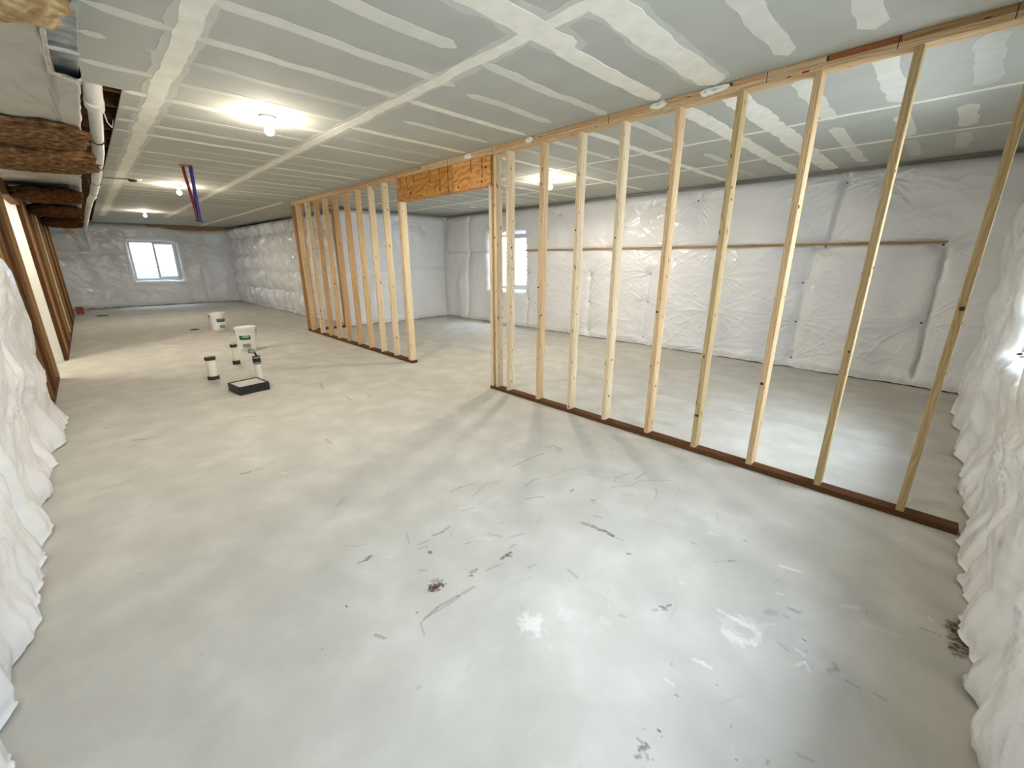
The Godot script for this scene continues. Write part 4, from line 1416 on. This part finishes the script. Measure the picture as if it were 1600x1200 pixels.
func build_shell() -> void:
	wall("wall_near", 0, LEFT - 0.2, RIGHT + 0.2, NEAR, 0.2, [[0.57, 1.77, 0.86, 2.06], [3.20, 4.40, 0.86, 2.06]])
	wall("wall_right", 1, BACK - 0.2, NEAR, RIGHT, 0.2, [[-7.73, -6.53, 0.80, 2.02]])
	wall("wall_back", 0, JOG, RIGHT, BACK, -0.2)
	wall("wall_jog", 1, FAR - 0.2, BACK - 0.2, JOG, 0.2)
	wall("wall_far", 0, -2.2, JOG, FAR, -0.2, [[1.10, 2.31, 0.81, 2.02]])
	wall("wall_left", 1, -5.62, NEAR, LEFT, -0.2)
	wall("wall_left_middle", 1, -7.70, -5.62, -0.60, -0.02, [], DECK, mats["white_paint"])
	wall("wall_left_back", 1, FAR, -9.16, -0.545, -0.02, [], DECK, mats["white_paint"])
	# the stair space beyond the left doorway
	wall("wall_stair_near", 0, -2.2, -0.62, -7.69, 0.1, [], DECK, mats["white_paint"])
	wall("wall_stair_far", 0, -2.2, -0.495, -9.0, -0.05, [], DECK, mats["white_paint"])
	wall("wall_stair_side", 1, FAR, -5.4, -2.1, -0.1, [], DECK, mats["white_paint"])
	var s := Shape.new()
	s.box(Vector3(-1.36, 2.41, -8.34), Vector3(1.48, 0.03, 1.30))
	struct("ceiling_stair", s, mats["white_paint"])
	s = Shape.new()
	s.box(Vector3(-1.29, 0.05, -8.993), Vector3(1.58, 0.10, 0.014), 0.004, 0)
	struct("baseboard_stair", s, mats["white_paint"])
	s = Shape.new()
	s.box(Vector3(2.9, 2.465, FAR + 0.025), Vector3(2.5, 0.13, 0.05), 0.004, 0)
	struct("trim_1", s, mats["pine_brown"])
	window("window_1", Vector3(1.705, 1.415, FAR), Vector3.FORWARD, "pale corrugated window well outside the far end wall window")
	window("window_2", Vector3(RIGHT, 1.41, -7.13), Vector3.RIGHT, "pale corrugated window well outside the far room's side window")
	window("window_3", Vector3(3.80, 1.46, NEAR), Vector3.BACK, "pale corrugated window well outside the window at the right edge of the view")
	window("window_4", Vector3(1.17, 1.46, NEAR), Vector3.BACK, "pale corrugated window well outside the near wall window beside the camera")


# ------------------------------------------------------------------ light
const LAMP_COLOR := Color(1.0, 0.95, 0.88)
const LAMP_ENERGY := 1.25
const STAIR_ENERGY := 1.1
const EXPOSURE := 1.88

func daylight(at: Vector3, into: Vector3, energy: float) -> void:
	# the patch of open sky over a window well
	var l := AreaLight3D.new()
	l.name = numbered("daylight")
	l.area_size = Vector2(1.3, 0.75)
	l.light_color = Color(0.91, 0.96, 1.0)
	l.light_energy = energy
	l.shadow_enabled = true
	add_child(l)
	l.look_at_from_position(at, at + into * 0.5 + Vector3.DOWN, Vector3.UP)


func _ready() -> void:
	# camera
	var cam := Camera3D.new()
	cam.name = "camera"
	add_child(cam)
	cam.fov = 85.3526
	cam.near = 0.02
	cam.far = 100.0
	cam.position = Vector3(0, 1.457, 0)
	cam.rotation = Vector3(-0.289929, -0.779670, 0.0012)
	cam.current = true
	# sky and exposure
	var sky := ProceduralSkyMaterial.new()
	sky.sky_top_color = Color(0.62, 0.74, 0.92)
	sky.sky_horizon_color = Color(0.86, 0.91, 0.97)
	sky.ground_bottom_color = Color(0.45, 0.45, 0.42)
	sky.ground_horizon_color = Color(0.75, 0.77, 0.78)
	sky.sky_energy_multiplier = 2.5
	sky.ground_energy_multiplier = 1.0
	var env := Environment.new()
	env.background_mode = Environment.BG_SKY
	env.sky = Sky.new()
	env.sky.sky_material = sky
	env.tonemap_mode = Environment.TONE_MAPPER_LINEAR
	env.tonemap_exposure = EXPOSURE
	env.sdfgi_enabled = true
	env.ssao_enabled = true
	env.ssil_enabled = true
	var we := WorldEnvironment.new()
	we.name = "world"
	we.environment = env
	add_child(we)
	# daylight into the window wells
	daylight(Vector3(1.705, 2.50, FAR - 0.58), Vector3.BACK, 4.5)
	daylight(Vector3(RIGHT + 0.58, 2.50, -7.13), Vector3.LEFT, 6.0)
	daylight(Vector3(3.80, 1.70, NEAR + 0.62), Vector3.FORWARD * 5.0, 6.2)
	daylight(Vector3(1.17, 1.70, NEAR + 0.62), Vector3.FORWARD * 5.0, 6.2)

	noise_a.seed = 1
	noise_a.frequency = 1.0
	noise_a.noise_type = FastNoiseLite.TYPE_SIMPLEX_SMOOTH
	noise_a.fractal_octaves = 2
	noise_b.seed = 2
	noise_b.frequency = 1.0
	noise_b.noise_type = FastNoiseLite.TYPE_SIMPLEX_SMOOTH
	noise_b.fractal_octaves = 3
	noise_c.seed = 3
	noise_c.frequency = 1.0
	noise_c.noise_type = FastNoiseLite.TYPE_SIMPLEX_SMOOTH
	noise_c.fractal_octaves = 2

	make_materials()
	paint_stains()
	build_floor()
	build_shell()
	build_ceiling()
	build_insulation()
	build_partition()
	build_ducts()
	build_lamps()
	build_floor_things()
